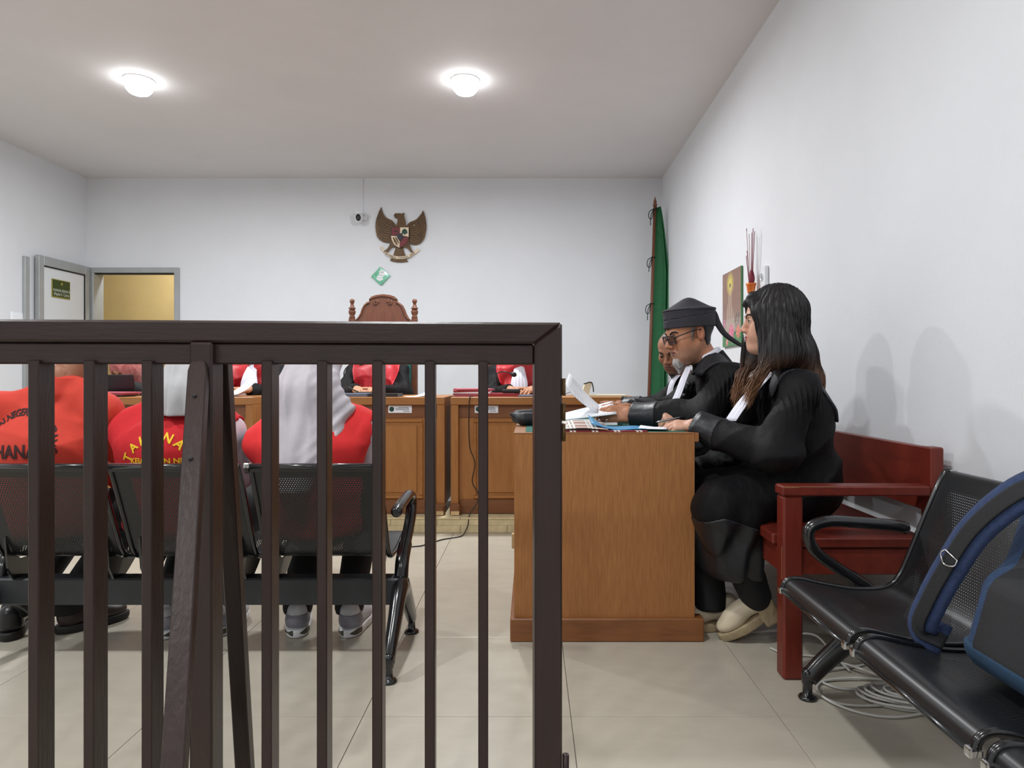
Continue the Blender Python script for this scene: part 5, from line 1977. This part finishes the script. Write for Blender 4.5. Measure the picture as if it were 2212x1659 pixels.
# pen held by her right hand
pn = empty('pen', (.50, 2.82, .83), 0, 'silver and black pen held by the woman writing', 'pen')
a_, b_ = at(1417, 912, 2.79), at(1486, 899, 2.80)
b2_ = b_ + (b_ - a_) * .42
MB().tube([a_, a_ + (b_ - a_) * .1, b_], [.001, .0045, .0052], 8).build('barrel', 'chrome', pn, world=True)
MB().tube([b_, b2_], .0054, 8).build('grip', 'black_plastic', pn, world=True)

# ---- man with the black cap
SK2 = (184, 128, 97)
m2 = empty('person', (.98, 3.05, 0), PI, 'bearded man in glasses and a black cap reading a sheaf of pages', 'person')
hip, chest, neck = np3((0, 0, .575), (.09, 0, .89), (.17, 0, 1.075))
sh = np3((.14, .185, 1.0), (.14, -.185, 1.0))
el = np3((.26, .23, .84), (.28, -.25, .84))
wr = np3((.535, .055, .834), (.52, -.13, .85))
kn = np3((.36, .11, .53), (.36, -.11, .53))
an = np3((.34, .1, .10), (.34, -.1, .10))
hc = np.array((.268, 0, 1.200))
HR = frame(14, 15, 0)
HS = 1.06
ch = [head_chunk(hc, HR, h=.0026, skin=SK2, lip=(140, 92, 84), s=HS, neck=neck, nose=1.1, jaw=1.08, full=.35, open_=.45, age=1.0, stubble=(150, 120, 104))]
ch.append(body_chunk(inner(hip, chest, neck, sh, el, wr, kn, an), (-.2, -.4, 0), (.6, .4, 1.1), SK2))
ch.append(hand_chunk(wr[0], (.96, -.02, .06), (.15, .85, .55), 1, [(38, 34, 14), (44, 48, 24), (48, 54, 30), (52, 56, 34)], SK2, 1.06, thumb=(.98, .1, .05)))
ch.append(hand_chunk(wr[1], (.95, .1, .1), (.1, -.4, .9), -1, [(20, 22, 14), (24, 28, 18), (28, 30, 20), (30, 32, 20)], SK2, 1.04, thumb=(.9, .35, -.2)))
bo = body_obj(m2, ch)
face_details(bo, hc, HR, HS, .45, gaze=(1, 0, -.6), thick=1.1)
g2 = gown_sdf(hip, chest, neck, sh, el, wr, kn, .135, 1.35, .068, 4.0)
sdf_part('gown', lambda P: np.maximum(g2(P), .3 - P[:, 2]), (-.2, -.42, .28), (.6, .38, 1.1), .0062, 'gown_black', m2)
cuff(m2, g2, wr, el, .13)
for sd in (1, -1):
    stc = chain([(.31, sd * .035, .90), (.28, sd * .06, 1.0), (.21, sd * .09, 1.07), (.12, sd * .11, 1.085), (.03, sd * .115, 1.03), (-.04, sd * .1, .93)], [.026, .03, .04, .045, .048, .04])
    sdf_part('stole', (lambda q: lambda P: np.maximum(g2(P) - .007, q(P)))(stc), (-.15, -.2, .82), (.4, .2, 1.13), .005, 'gown_stole', m2)
cl = union([cap((.165, 0, 1.05), (.20, 0, 1.13), .068, .060)], .02)
sdf_part('collar', lambda P: np.maximum(cl(P), np.maximum(P[:, 2] - 1.122 + .5 * (P[:, 0] - .17), 1.03 - P[:, 2])), (.05, -.12, 1.0), (.34, .12, 1.22), .005, 'bib_white', m2)
sdf_part('gown_collar', lambda P: np.maximum(union([cap((.155, 0, 1.03), (.20, 0, 1.11), .086, .072)], .02)(P), np.maximum(P[:, 2] - 1.10 + .5 * (P[:, 0] - .17), .99 - P[:, 2])), (.04, -.13, .97), (.36, .13, 1.2), .005, 'gown_black', m2)
bib(m2, [(.285, .03, 1.05), (.315, .045, .99), (.345, .06, .92), (.385, .065, .845)], [.022, .045, .06, .06])
for k in range(4):
    p = Vector((.272, .085, 1.02)).lerp(Vector((.335, .115, .87)), k / 3)
    MB().lathe([(.0005, .012), (.008, .010), (.0105, .004), (.009, -.004)][::-1], p, 12, Vector((.55, .8, .2)).normalized().to_track_quat('Z', 'Y').to_matrix()).build('button', 'gown_satin', m2)
Hm = Matrix(HR.tolist())
H2 = lambda p: Hm @ (Vector(p) * HS) + Vector(hc)
def headpart(name, f, lo, hi, h, m, root, c, R, s, colfn=None):
    v, q = mesh_sdf(f, lo, hi, h)
    chn = (v, q) if colfn is None else (v, q, colfn(v))
    return link_mesh(name, np_mesh(name, [place(chn, R, c, s)], m), None, root)
def cap_f(P):
    x, y, z = P[:, 0], P[:, 1], P[:, 2]
    zz = z - .10 * (x < 0) * 0 - .06 * np.clip(-x, 0, .12)
    r = np.sqrt((x / .113) ** 2 + (y / .092) ** 2)
    band_ = np.maximum((r - 1) * .09, np.maximum(.014 - z, z - .090))
    cone = np.maximum((r * 1.05 - np.clip((.150 - z) / .060, 0, 1.0)) * .045, .086 - z)
    d = smin(band_, cone, .012)
    d = smax(d, z - .143, .012)
    groove = np.minimum(np.abs(z - .082 - .02 * x), np.abs(z - .060 + .10 * x)) - .0012
    d = np.maximum(d, -np.maximum(groove, -(d + .003)))
    d = np.maximum(d, -ell((-.012, 0, .02), (.098, .077, .075))(P))
    return d
cp_ = headpart('cap', cap_f, (-.13, -.11, .0), (.13, .11, .17), .003, 'cap_black', m2, hc + HR @ np.array((-.006, 0, .006)), frame(14, 4, 0), HS)
tp_ = catmull([H2(p) for p in ((-.078, .03, .082), (-.108, .035, .055), (-.116, .04, .01), (-.13, .05, -.04), (-.165, .06, -.085), (-.205, .07, -.125))], 5)
MB().tube(tp_, [.021 - .014 * (i / (len(tp_) - 1)) for i in range(len(tp_))], 10, sx=.7).build('cap_tail', 'cap_black', m2)
hs_ = head_sdf(ears=False)
def hairband(P):
    return smax(hs_(P) - .006, np.maximum(np.maximum(P[:, 0] + .026 - .1 * P[:, 2], P[:, 2] - .04), -.066 - P[:, 2] - .3 * (P[:, 0] + .06)), .014)
headpart('back_hair', hairband, (-.13, -.1, -.1), (.03, .1, .06), .004, 'hair_col', m2, hc, HR, HS, lambda v: np.tile(lin((34, 31, 32)), (len(v), 1)))
def sideburn(P):
    return smax(hs_(P) - .0022, np.maximum(np.abs(P[:, 0] - .020 + .25 * P[:, 2]) - .004 - .12 * np.clip(P[:, 2] + .032, 0, .07), np.maximum(P[:, 2] - .03, -.032 - P[:, 2])), .004)
headpart('sideburns', sideburn, (-.02, -.1, -.05), (.07, .1, .05), .003, 'hair_col', m2, hc, HR, HS, lambda v: np.tile(lin((128, 120, 116)), (len(v), 1)))
def goatee(P):
    d = union([ell((.080, 0, -.108), (.022, .028, .021)), (cap((.080, 0, -.118), (.086, 0, -.150), .021, .007), .02)], .02)(P)
    return d + .0022 * np.sin(P[:, 1] * 420 + P[:, 0] * 170) + .0016 * np.sin(P[:, 0] * 390)
headpart('beard', goatee, (.03, -.05, -.18), (.13, .05, -.07), .0024, 'hair_col', m2, hc, HR, HS, lambda v: lin((172, 166, 162)) * (.85 + .3 * np.sin(v[:, 1:2] * 400)))
H2p = H2
W2 = wmat(m2)
H2 = lambda p: W2 @ H2p(p)
gl = empty('glasses', H2((.10, 0, 0)), 0, 'black framed glasses worn by the man in the black cap', 'glasses')
for s in (-1, 1):
    loop = []
    for k in range(20):
        a = 2 * PI * k / 20
        rx_, rz_ = .0245, .0175
        u = max(-1, min(1, 1.25 * math.cos(a))) * rx_
        v_ = max(-1, min(1, 1.25 * math.sin(a))) * rz_
        loop.append(H2((.1085 - .010 * abs(s * .032 + u) / .05, s * .032 + u, -.008 + v_)))
    MB().tube(loop, .0022 * HS, 6, closed=True).build('rim', 'black_plastic', gl, world=True)
    cen = sum(loop, Vector()) / 20
    MB().add(loop + [cen], [(k, (k + 1) % 20, 20) for k in range(20)], True).build('lens', 'lens_tint', gl, world=True)
    MB().tube([H2((.099, s * .057, .001)), H2((.075, s * .074, .004)), H2((.02, s * .082, .010)), H2((-.012, s * .083, .006))], .0024, 6).build('temple', 'black_plastic', gl, world=True)
MB().tube([H2((.1085, -.01, -.004)), H2((.112, 0, -.001)), H2((.1085, .01, -.004))], .0022, 6).build('bridge', 'black_plastic', gl, world=True)

# ---- man at the far end of the bench
SK3 = (168, 117, 90)
m3 = empty('person', (.99, 3.65, 0), PI, 'close shaven man in a black gown at the far end of the bench', 'person')
hip, chest, neck = np3((0, 0, .575), (.08, 0, .86), (.155, .0, 1.0))
sh = np3((.14, .18, .945), (.14, -.18, .945))
el = np3((.26, .22, .83), (.26, -.24, .83))
wr = np3((.50, .02, .845), (.48, -.16, .845))
kn = np3((.36, .11, .53), (.36, -.11, .53))
an = np3((.34, .1, .10), (.34, -.1, .10))
hc = np.array((.225, .015, 1.148))
HR = frame(50, 24, 0)
ch = [head_chunk(hc, HR, h=.0028, skin=SK3, lip=(138, 84, 76), s=.97, neck=neck, nose=1.0, stubble=(70, 56, 50), scalp=(58, 46, 42), open_=.7)]
ch.append(body_chunk(inner(hip, chest, neck, sh, el, wr, kn, an), (-.2, -.4, 0), (.6, .4, 1.1), SK3))
ch.append(hand_chunk(wr[0], (.98, -.05, -.05), (.1, .3, .95), 1, [(14, 18, 12)] * 4, SK3, 1.0, .003))
ch.append(hand_chunk(wr[1], (.98, .1, -.05), (.1, -.3, .95), -1, [(14, 18, 12)] * 4, SK3, 1.0, .003))
bo = body_obj(m3, ch)
face_details(bo, hc, HR, .97, .7, gaze=(1, .1, -.3))
g3 = gown_sdf(hip, chest, neck, sh, el, wr, kn, .125, 1.35, .062, 7.0)
sdf_part('gown', lambda P: np.maximum(g3(P), .3 - P[:, 2]), (-.2, -.42, .28), (.6, .38, 1.08), .007, 'gown_black', m3)
cuff(m3, g3, wr, el, .12, h=.006)
bib(m3, [(.205, .02, 1.02), (.245, .035, .975), (.262, .045, .92), (.268, .045, .88)], [.03, .05, .04, .03])
headpart('beard', lambda P: union([ell((.074, 0, -.114), (.016, .016, .014)), cap((.076, 0, -.118), (.082, 0, -.134), .010, .004)], .01)(P) + .0015 * np.sin(P[:, 1] * 500), (.04, -.04, -.15), (.11, .04, -.08), .0026, 'hair_col', m3, hc, HR, .97, lambda v: np.tile(lin((44, 38, 36)), (len(v), 1)))

# ================================================================ the three defendants on the steel bench, seen from behind
def on_surface(bvh, items, m, root, name, off=.0025):
    """lay flat lettering (y, z offsets as seen from behind) on the back of a garment"""
    mb = MB()
    for vs_, fs_ in items:
        vs_, fs_ = refine(vs_, fs_)
        out = []
        for p in vs_:
            hit = bvh.ray_cast(Vector((-1.0, -p[0], p[1])), Vector((1, 0, 0)))
            out.append(Vector((hit[0].x - off, -p[0], p[1])) if hit[0] else Vector((-.2, -p[0], p[1])))
        mb.add(out, fs_)
    return mb.build(name, m, root)


def arc_text(s, size, c, r, a0, a1, bold=1.0):
    """letters along a circle; angles clockwise from the top, degrees; sheet coordinates (right, up)"""
    it = []
    wds = []
    for chh in s:
        if chh == ' ':
            wds.append(size * .35)
        else:
            wds.append(text_mesh(chh, size)[2] + size * .12)
    tot = sum(wds)
    acc = 0
    for chh, wd in zip(s, wds):
        t = (acc + wd / 2) / tot
        acc += wd
        if chh == ' ':
            continue
        v, f, _ = text_mesh(chh, size, bold=.03)
        a = math.radians(a0 + (a1 - a0) * t)
        ca, sa = math.cos(-a), math.sin(-a)
        bx, bz = c[0] + r * math.sin(a), c[1] + r * math.cos(a)
        it.append(([(bx + p.x * ca - p.y * sa, bz + p.x * sa + p.y * ca, 0) for p in v], f))
    return it


def flat_text(s, size, c, rot=0.0, width=None):
    v, f, wd = text_mesh(s, size, bold=.03)
    k = width / wd if width else 1
    ca, sa = math.cos(rot), math.sin(rot)
    return [([(c[0] + p.x * k * ca - p.y * sa, c[1] + p.x * k * sa + p.y * ca, 0) for p in v], f)]


def defendant(x, label, skin, top_m, sleeve_m, seed, shz=.89, shw=.19, shd=(.035, .035), feet=((.10, .10), (.10, -.10)), hy=0.0, thick=1.0, headz=1.085, pitch=32):
    r = empty('person', (x, 2.56, 0), PI / 2, label, 'person', 'defendants on the steel bench')
    hip, chest, neck = np3((-.03, 0, .47), (-.045, 0, .74), (.0, hy * .6, shz + .075))
    sh = np3((-.02, shw, shz - shd[0]), (-.02, -shw, shz - shd[1]))
    el = np3((.09, shw - .005, .62), (.09, -shw + .005, .62))
    wr = np3((.28, .08, .58), (.28, -.08, .58))
    kn = np3((.36, .11, .455), (.36, -.11, .455))
    an = np3((feet[0][0] + .02, feet[0][1], .10), (feet[1][0] + .02, feet[1][1], .10))
    hc = np.array((.085, hy, headz))
    HR = frame(0, pitch, 0)
    ch = [head_chunk(hc, HR, h=.005, skin=skin, lip=(130, 80, 74), neck=neck), body_chunk(inner(hip, chest, neck, sh, el, wr, kn, an), (-.2, -.4, 0), (.55, .4, 1.1), skin)]
    ch.append(hand_chunk(wr[0], (.9, -.4, -.2), (0, .2, 1), 1, [(20, 25, 15)] * 4, skin, 1.0, .004))
    ch.append(hand_chunk(wr[1], (.9, .4, -.2), (0, -.2, 1), -1, [(20, 25, 15)] * 4, skin, 1.0, .004))
    bo = body_obj(r, ch)
    A = [fcap(hip, chest, .115 * thick, .112 * thick, (0, 1, 0), 1.5), (fcap(chest, neck - np.array([0, 0, .07]), .105 * thick, .06, (0, 1, 0), 1.6), .06)]
    for i in (0, 1):
        A.append((cap(neck - np.array([0, 0, .06]), sh[i], .05, .058), .05))
    torso = union(A, .04)
    SL = []
    for i in (0, 1):
        SL += [cap(sh[i], el[i], .058, .052), cap(el[i], wr[i], .05, .042)]
    sleeves = union(SL, .03)
    pants = union([cap(hip, kn[0], .10, .075), cap(hip, kn[1], .10, .075), cap(kn[0], an[0], .072, .056), cap(kn[1], an[1], .072, .056)], .03)
    sdf_part('trousers', lambda P: np.maximum(np.maximum(pants(P) + .003 * folds(P, 1, seed, 28), .075 - P[:, 2]), P[:, 2] - .56), (-.2, -.3, .04), (.5, .3, .6), .009, 'trousers_black', r)
    return dict(r=r, torso=torso, sleeves=sleeves, hc=hc, HR=HR, sh=sh, neck=neck, seed=seed, body=bo)


def garment(d, name, f, m, lo=(-.28, -.42, .38), hi=(.36, .42, 1.12), h=.006):
    o = sdf_part(name, f, lo, hi, h, m, d['r'])
    me = o.data
    bv = BVHTree.FromPolygons([v.co.copy() for v in me.vertices], [tuple(p.vertices) for p in me.polygons])
    return o, bv


# A: polo shirt, nearest the left edge
dA = defendant(-1.79, 'defendant in an orange red polo shirt with dark lettering on the back', (150, 100, 74), 'shirt_orange', 'shirt_orange', 1.5, shz=.935, shw=.20, shd=(.06, .06), hy=-.055, thick=1.05, feet=((.06, .20), (.09, .03)))
fA = union([dA['torso'], (dA['sleeves'], .045)], .03)
nk = dA['neck']
colA = lambda P: np.maximum(np.maximum(cap(nk - np.array([.02, -.01, .06]), nk + np.array([.0, .01, .045]), .078, .072)(P), P[:, 2] - 1.022 - .25 * P[:, 1]), -cap(nk - np.array([0, 0, .0]), nk + np.array([.02, 0, .1]), .066, .066)(P))
shA = lambda P: np.maximum(smin(fA(P), colA(P), .008) + .006 * creases(P, 1.3, 1.5, 15), .42 - P[:, 2])
oA, bA = garment(dA, 'polo_shirt', shA, 'shirt_orange')
cA = (0.0, .745)
it = arc_text('KEJAKSAAN NEGERI PALEMBANG', .036, (-.035, .735), .128, -118, 92)
it += flat_text('TAHANAN', .066, (-.035, .715), .03, .27)
on_surface(bA, it, 'print_black', dA['r'], 'back_lettering').parent = oA
# short cropped hair
fh = head_sdf(ears=False)
hairA = lambda P: np.maximum(fh(P) - .008, np.maximum(np.minimum(P[:, 0] - .04, .065 - P[:, 2]), -.065 - P[:, 2]))
headpart('hair', hairA, (-.13, -.1, -.09), (.1, .1, .13), .005, 'hair_col', dA['r'], dA['hc'], dA['HR'], 1.0, lambda v: np.tile(lin((26, 23, 22)), (len(v), 1)))
# B: red vest and grey headscarf
dB = defendant(-1.315, 'defendant in a red vest with yellow lettering and a grey headscarf', (170, 120, 92), 'vest_red', 'shirt_white', 2.7, shz=.90, shw=.19, shd=(.10, .10), hy=-.05)
def vest(d, wob=.006):
    return lambda P: np.maximum(np.maximum(d['torso'](P) - .010 + wob * creases(P, 1.3, d['seed'], 16), .42 - P[:, 2]), -smin(union([cap(d['sh'][0] + np.array([0, .035, .0]), d['sh'][0] + np.array([.02, .06, -.10]), .05, .06)], .0)(P), union([cap(d['sh'][1] + np.array([0, -.035, .0]), d['sh'][1] + np.array([.02, -.06, -.10]), .05, .06)], .0)(P), 0))
oB, bB = garment(dB, 'vest', vest(dB), 'vest_red')
sdf_part('sleeves', lambda P: smin(dB['sleeves'](P), dB['torso'](P) + .004, .02) + .003 * folds(P, 1, 4, 30), (-.28, -.42, .45), (.36, .42, 1.1), .008, 'shirt_white', dB['r'])
it = arc_text('TAHANAN', .044, (.005, .672), .105, -78, 72)
it += flat_text('KEJAKSAAN NEGERI', .026, (.03, .698), 0, .245)
on_surface(bB, it, 'print_yellow', dB['r'], 'back_lettering').parent = oB
def scarf(d, tailz, wide, seed, amp=.005, tb=.0, ty=.0, fq=38):
    c = d['hc']
    def f(P):
        q = (P - c.astype(np.float32)) @ d['HR'].astype(np.float32)
        a = union([ell((-.01, 0, .018), (.112, .09, .112)), (cap((0, 0, -.03), (-.04, 0, -.12), .086, .082), .04)], .04)(q)
        A2 = [fcap((.02, c[1], c[2] - .02), (-.06, c[1], c[2] - .15), .082, .088, (0, 1, 0), 1.05), fcap((-.07, c[1], c[2] - .15), (-.10 - tb, c[1] * 1.0 + ty, tailz), .08, .05, (0, 1, 0), wide)]
        a = smin(a, union(A2, .06)(P), .05)
        cut = ell((.125, 0, -.03), (.085, .055, .09))(q)
        a = smax(a, -cut, .01)
        y, z = P[:, 1] - c[1], P[:, 2]
        return a + amp * ((np.abs(np.sin(y * fq + z * 5 + 1.3 * np.sin(z * 8 + seed))) - .5) + .4 * np.sin(y * 90 + z * 12 + seed)) * np.clip((c[2] + .05 - z) / .15, .15, 1)
    return f
sB = scarf(dB, .78, 1.0, 1.0, .016, .03, 0, 52)
garment(dB, 'headscarf', lambda P: np.maximum(sB(P), .862 - P[:, 2]), 'hijab_grey', (-.3, -.25, .84), (.3, .25, 1.24), .006)
# C: coral vest, long pale headscarf
dC = defendant(-.815, 'defendant in a bright red vest with a long pale grey headscarf', (176, 128, 100), 'vest_coral', 'shirt_white', 4.1, shz=.875, shw=.195, shd=(.12, .06), hy=.01)
garment(dC, 'vest', vest(dC), 'vest_coral')
sdf_part('sleeves', lambda P: smin(dC['sleeves'](P), dC['torso'](P) + .004, .02) + .003 * folds(P, 1, 5, 30), (-.28, -.42, .45), (.36, .42, 1.1), .008, 'shirt_white', dC['r'])
sC = scarf(dC, .60, 1.5, 2.0, .011, .085, .02)
sC2 = lambda P: smin(sC(P), union([fcap((-.08, -.05, .96), (-.075, -.135, .885), .05, .026, (0, 1, 0), 1.1), (fcap((-.075, -.135, .885), (-.15, -.055, .70), .026, .032, (0, 1, 0), 1.1), .03)], .03)(P) + .004 * np.sin((P[:, 2] + P[:, 1]) * 120), .05)
garment(dC, 'headscarf', lambda P: np.maximum(sC2(P), .60 - P[:, 2]), 'hijab_mauve', (-.32, -.28, .58), (.3, .28, 1.24), .006)
mat('sneaker', (206, 206, 210), .55, col2=(168, 170, 176), scale=22)
mat('sneaker_sole', (226, 226, 228), .6)
mat('leather_black', (20, 20, 22), .35)
mat('leather_brown', (52, 38, 34), .45)
shoe(dC['r'], (.10, .095, .0), frame(14, 0, 0), 'flat', 'sneaker', 'sneaker_sole')
shoe(dC['r'], (.10, -.115, .0), frame(-3, 0, 0), 'flat', 'sneaker', 'sneaker_sole')
shoe(dB['r'], (.08, .095, .0), frame(4, 0, 0), 'flat', 'sneaker', 'sneaker_sole')
shoe(dB['r'], (.10, -.10, .0), frame(-4, 0, 0), 'flat', 'sneaker', 'sneaker_sole')
shoe(dA['r'], (.06, .21, .0), frame(30, 0, 0), 'flat', 'leather_black', 'rubber_black')
shoe(dA['r'], (.13, .02, .0), frame(-40, 0, 0), 'flat', 'leather_brown', 'rubber_black')

# ================================================================ judges and clerk behind the desks
def judge(x, label, skin, bibm, white, seed, hands=True, hx=0.0):
    r = empty('person', (x, 5.32, PZ), -PI / 2, label, 'person', 'judges behind the desks')
    hip, chest, neck = np3((-.05, 0, .55), (.0, 0, .82), (.04, 0, 1.0))
    sh = np3((.02, .18, .93), (.02, -.18, .93))
    el = np3((.17, .225, .765), (.17, -.225, .765))
    wr = np3((.42, .10, .812), (.42, -.06, .812))
    kn = np3((.36, .11, .53), (.36, -.11, .53))
    an = np3((.34, .1, .06), (.34, -.1, .06))
    hc = np.array((.10 + hx, 0, 1.155))
    HR = frame(0, 22, 0)
    ch = [head_chunk(hc, HR, h=.005, skin=skin, lip=(150, 84, 78), neck=neck), body_chunk(inner(hip, chest, neck, sh, el, wr, kn, an), (-.25, -.4, 0), (.55, .4, 1.1), skin)]
    ch.append(hand_chunk(wr[0], (.85, -.5, -.1), (.1, .2, 1), 1, [(18, 26, 20), (22, 30, 22), (26, 32, 22), (30, 34, 24)], skin, 1.0, .003))
    ch.append(hand_chunk(wr[1], (.85, .45, -.1), (.1, -.2, 1), -1, [(30, 30, 20), (34, 34, 22), (38, 36, 22), (40, 38, 24)], skin, 1.0, .003))
    bo = body_obj(r, ch)
    face_details(bo, hc, HR, 1.0, .6, gaze=(1, 0, -.4))
    g = gown_sdf(hip, chest, neck, sh, el, wr, kn, .125, 1.4, .064, seed, pleat=False)
    sdf_part('robe', lambda P: np.maximum(g(P), .3 - P[:, 2]), (-.25, -.42, .28), (.5, .42, 1.06), .008, 'gown_black', r)
    fr = lambda P: np.maximum(np.maximum(g(P) - .007, np.abs(P[:, 1]) - (.145 + .35 * np.clip(P[:, 2] - .85, -.1, .1))), np.maximum(.03 - P[:, 0], P[:, 0] - .26))
    sdf_part('red_front', fr, (-.02, -.22, .5), (.3, .22, 1.06), .006, bibm, r)
    if white:
        bib(r, [(.11, .0, 1.0), (.165, 0, .93), (.185, 0, .86), (.195, 0, .76)], [.06, .095, .125, .135])
    fh_ = head_sdf(ears=False)
    headpart('hair', lambda P: np.maximum(fh_(P) - .009, np.maximum(np.minimum(P[:, 0] - .045, .06 - P[:, 2]), -.06 - P[:, 2])), (-.13, -.1, -.09), (.11, .1, .13), .005, 'hair_col', r, hc, HR, 1.0, lambda v: np.tile(lin((30, 27, 26)), (len(v), 1)))
    return r
judge(-2.13, 'judge in a red and black robe with a white bib, seated at the left', (186, 134, 104), 'robe_red', True, 2.0)
judge(-1.19, 'middle judge in a bright red satin robe front, hands on the desk', (196, 144, 112), 'robe_red_satin', False, 3.0)
judge(-.085, 'judge in a red and black robe with a white bib, seated at the right', (186, 134, 104), 'robe_red', True, 5.0)

ck_ = empty('person', (-3.11, 5.42, PZ), -PI / 2, 'clerk in a pink patterned headscarf bent over the laptop', 'person')
hip, chest, neck = np3((-.05, 0, .5), (.03, 0, .72), (.10, 0, .86))
sh = np3((.07, .17, .80), (.07, -.17, .80))
el = np3((.17, .25, .77), (.17, -.25, .77))
wr = np3((.36, .08, .84), (.36, -.08, .84))
kn = np3((.36, .11, .50), (.36, -.11, .50))
an = np3((.34, .1, .06), (.34, -.1, .06))
hc = np.array((.20, 0, .965))
HR = frame(-8, 32, 0)
ch = [head_chunk(hc, HR, h=.005, skin=(176, 124, 96), lip=(150, 84, 78), neck=neck), body_chunk(inner(hip, chest, neck, sh, el, wr, kn, an), (-.25, -.4, 0), (.55, .4, 1.1), (176, 124, 96))]
ch.append(hand_chunk(wr[0], (.95, -.2, -.1), (.1, .2, 1), 1, [(18, 26, 20)] * 4, (176, 124, 96), 1.0, .004))
ch.append(hand_chunk(wr[1], (.95, .2, -.1), (.1, -.2, 1), -1, [(18, 26, 20)] * 4, (176, 124, 96), 1.0, .004))
bo = body_obj(ck_, ch)
face_details(bo, hc, HR, 1.0, .6, gaze=(1, 0, -.4))
gc = gown_sdf(hip, chest, neck, sh, el, wr, kn, .12, 1.35, .06, 6.0, pleat=False)
sdf_part('blouse', lambda P: np.maximum(gc(P), .3 - P[:, 2]), (-.25, -.42, .28), (.5, .42, 1.0), .009, 'trousers_black', ck_)
mat('scarf_pink', (196, 128, 122), .9, col2=(150, 70, 72), scale=34, detail=2)
def sck(P):
    q = (P - hc.astype(np.float32)) @ HR.astype(np.float32)
    a = union([ell((-.012, 0, .02), (.11, .094, .11)), (cap((0, 0, -.03), (-.05, 0, -.15), .09, .1), .04)], .04)(q)
    a = smax(a, -ell((.13, 0, -.035), (.085, .06, .08))(q), .01)
    return a + .003 * np.sin(P[:, 1] * 80 + P[:, 2] * 30)
sdf_part('headscarf', sck, hc + [-.2, -.16, -.2], hc + [.18, .16, .17], .006, 'scarf_pink', ck_)
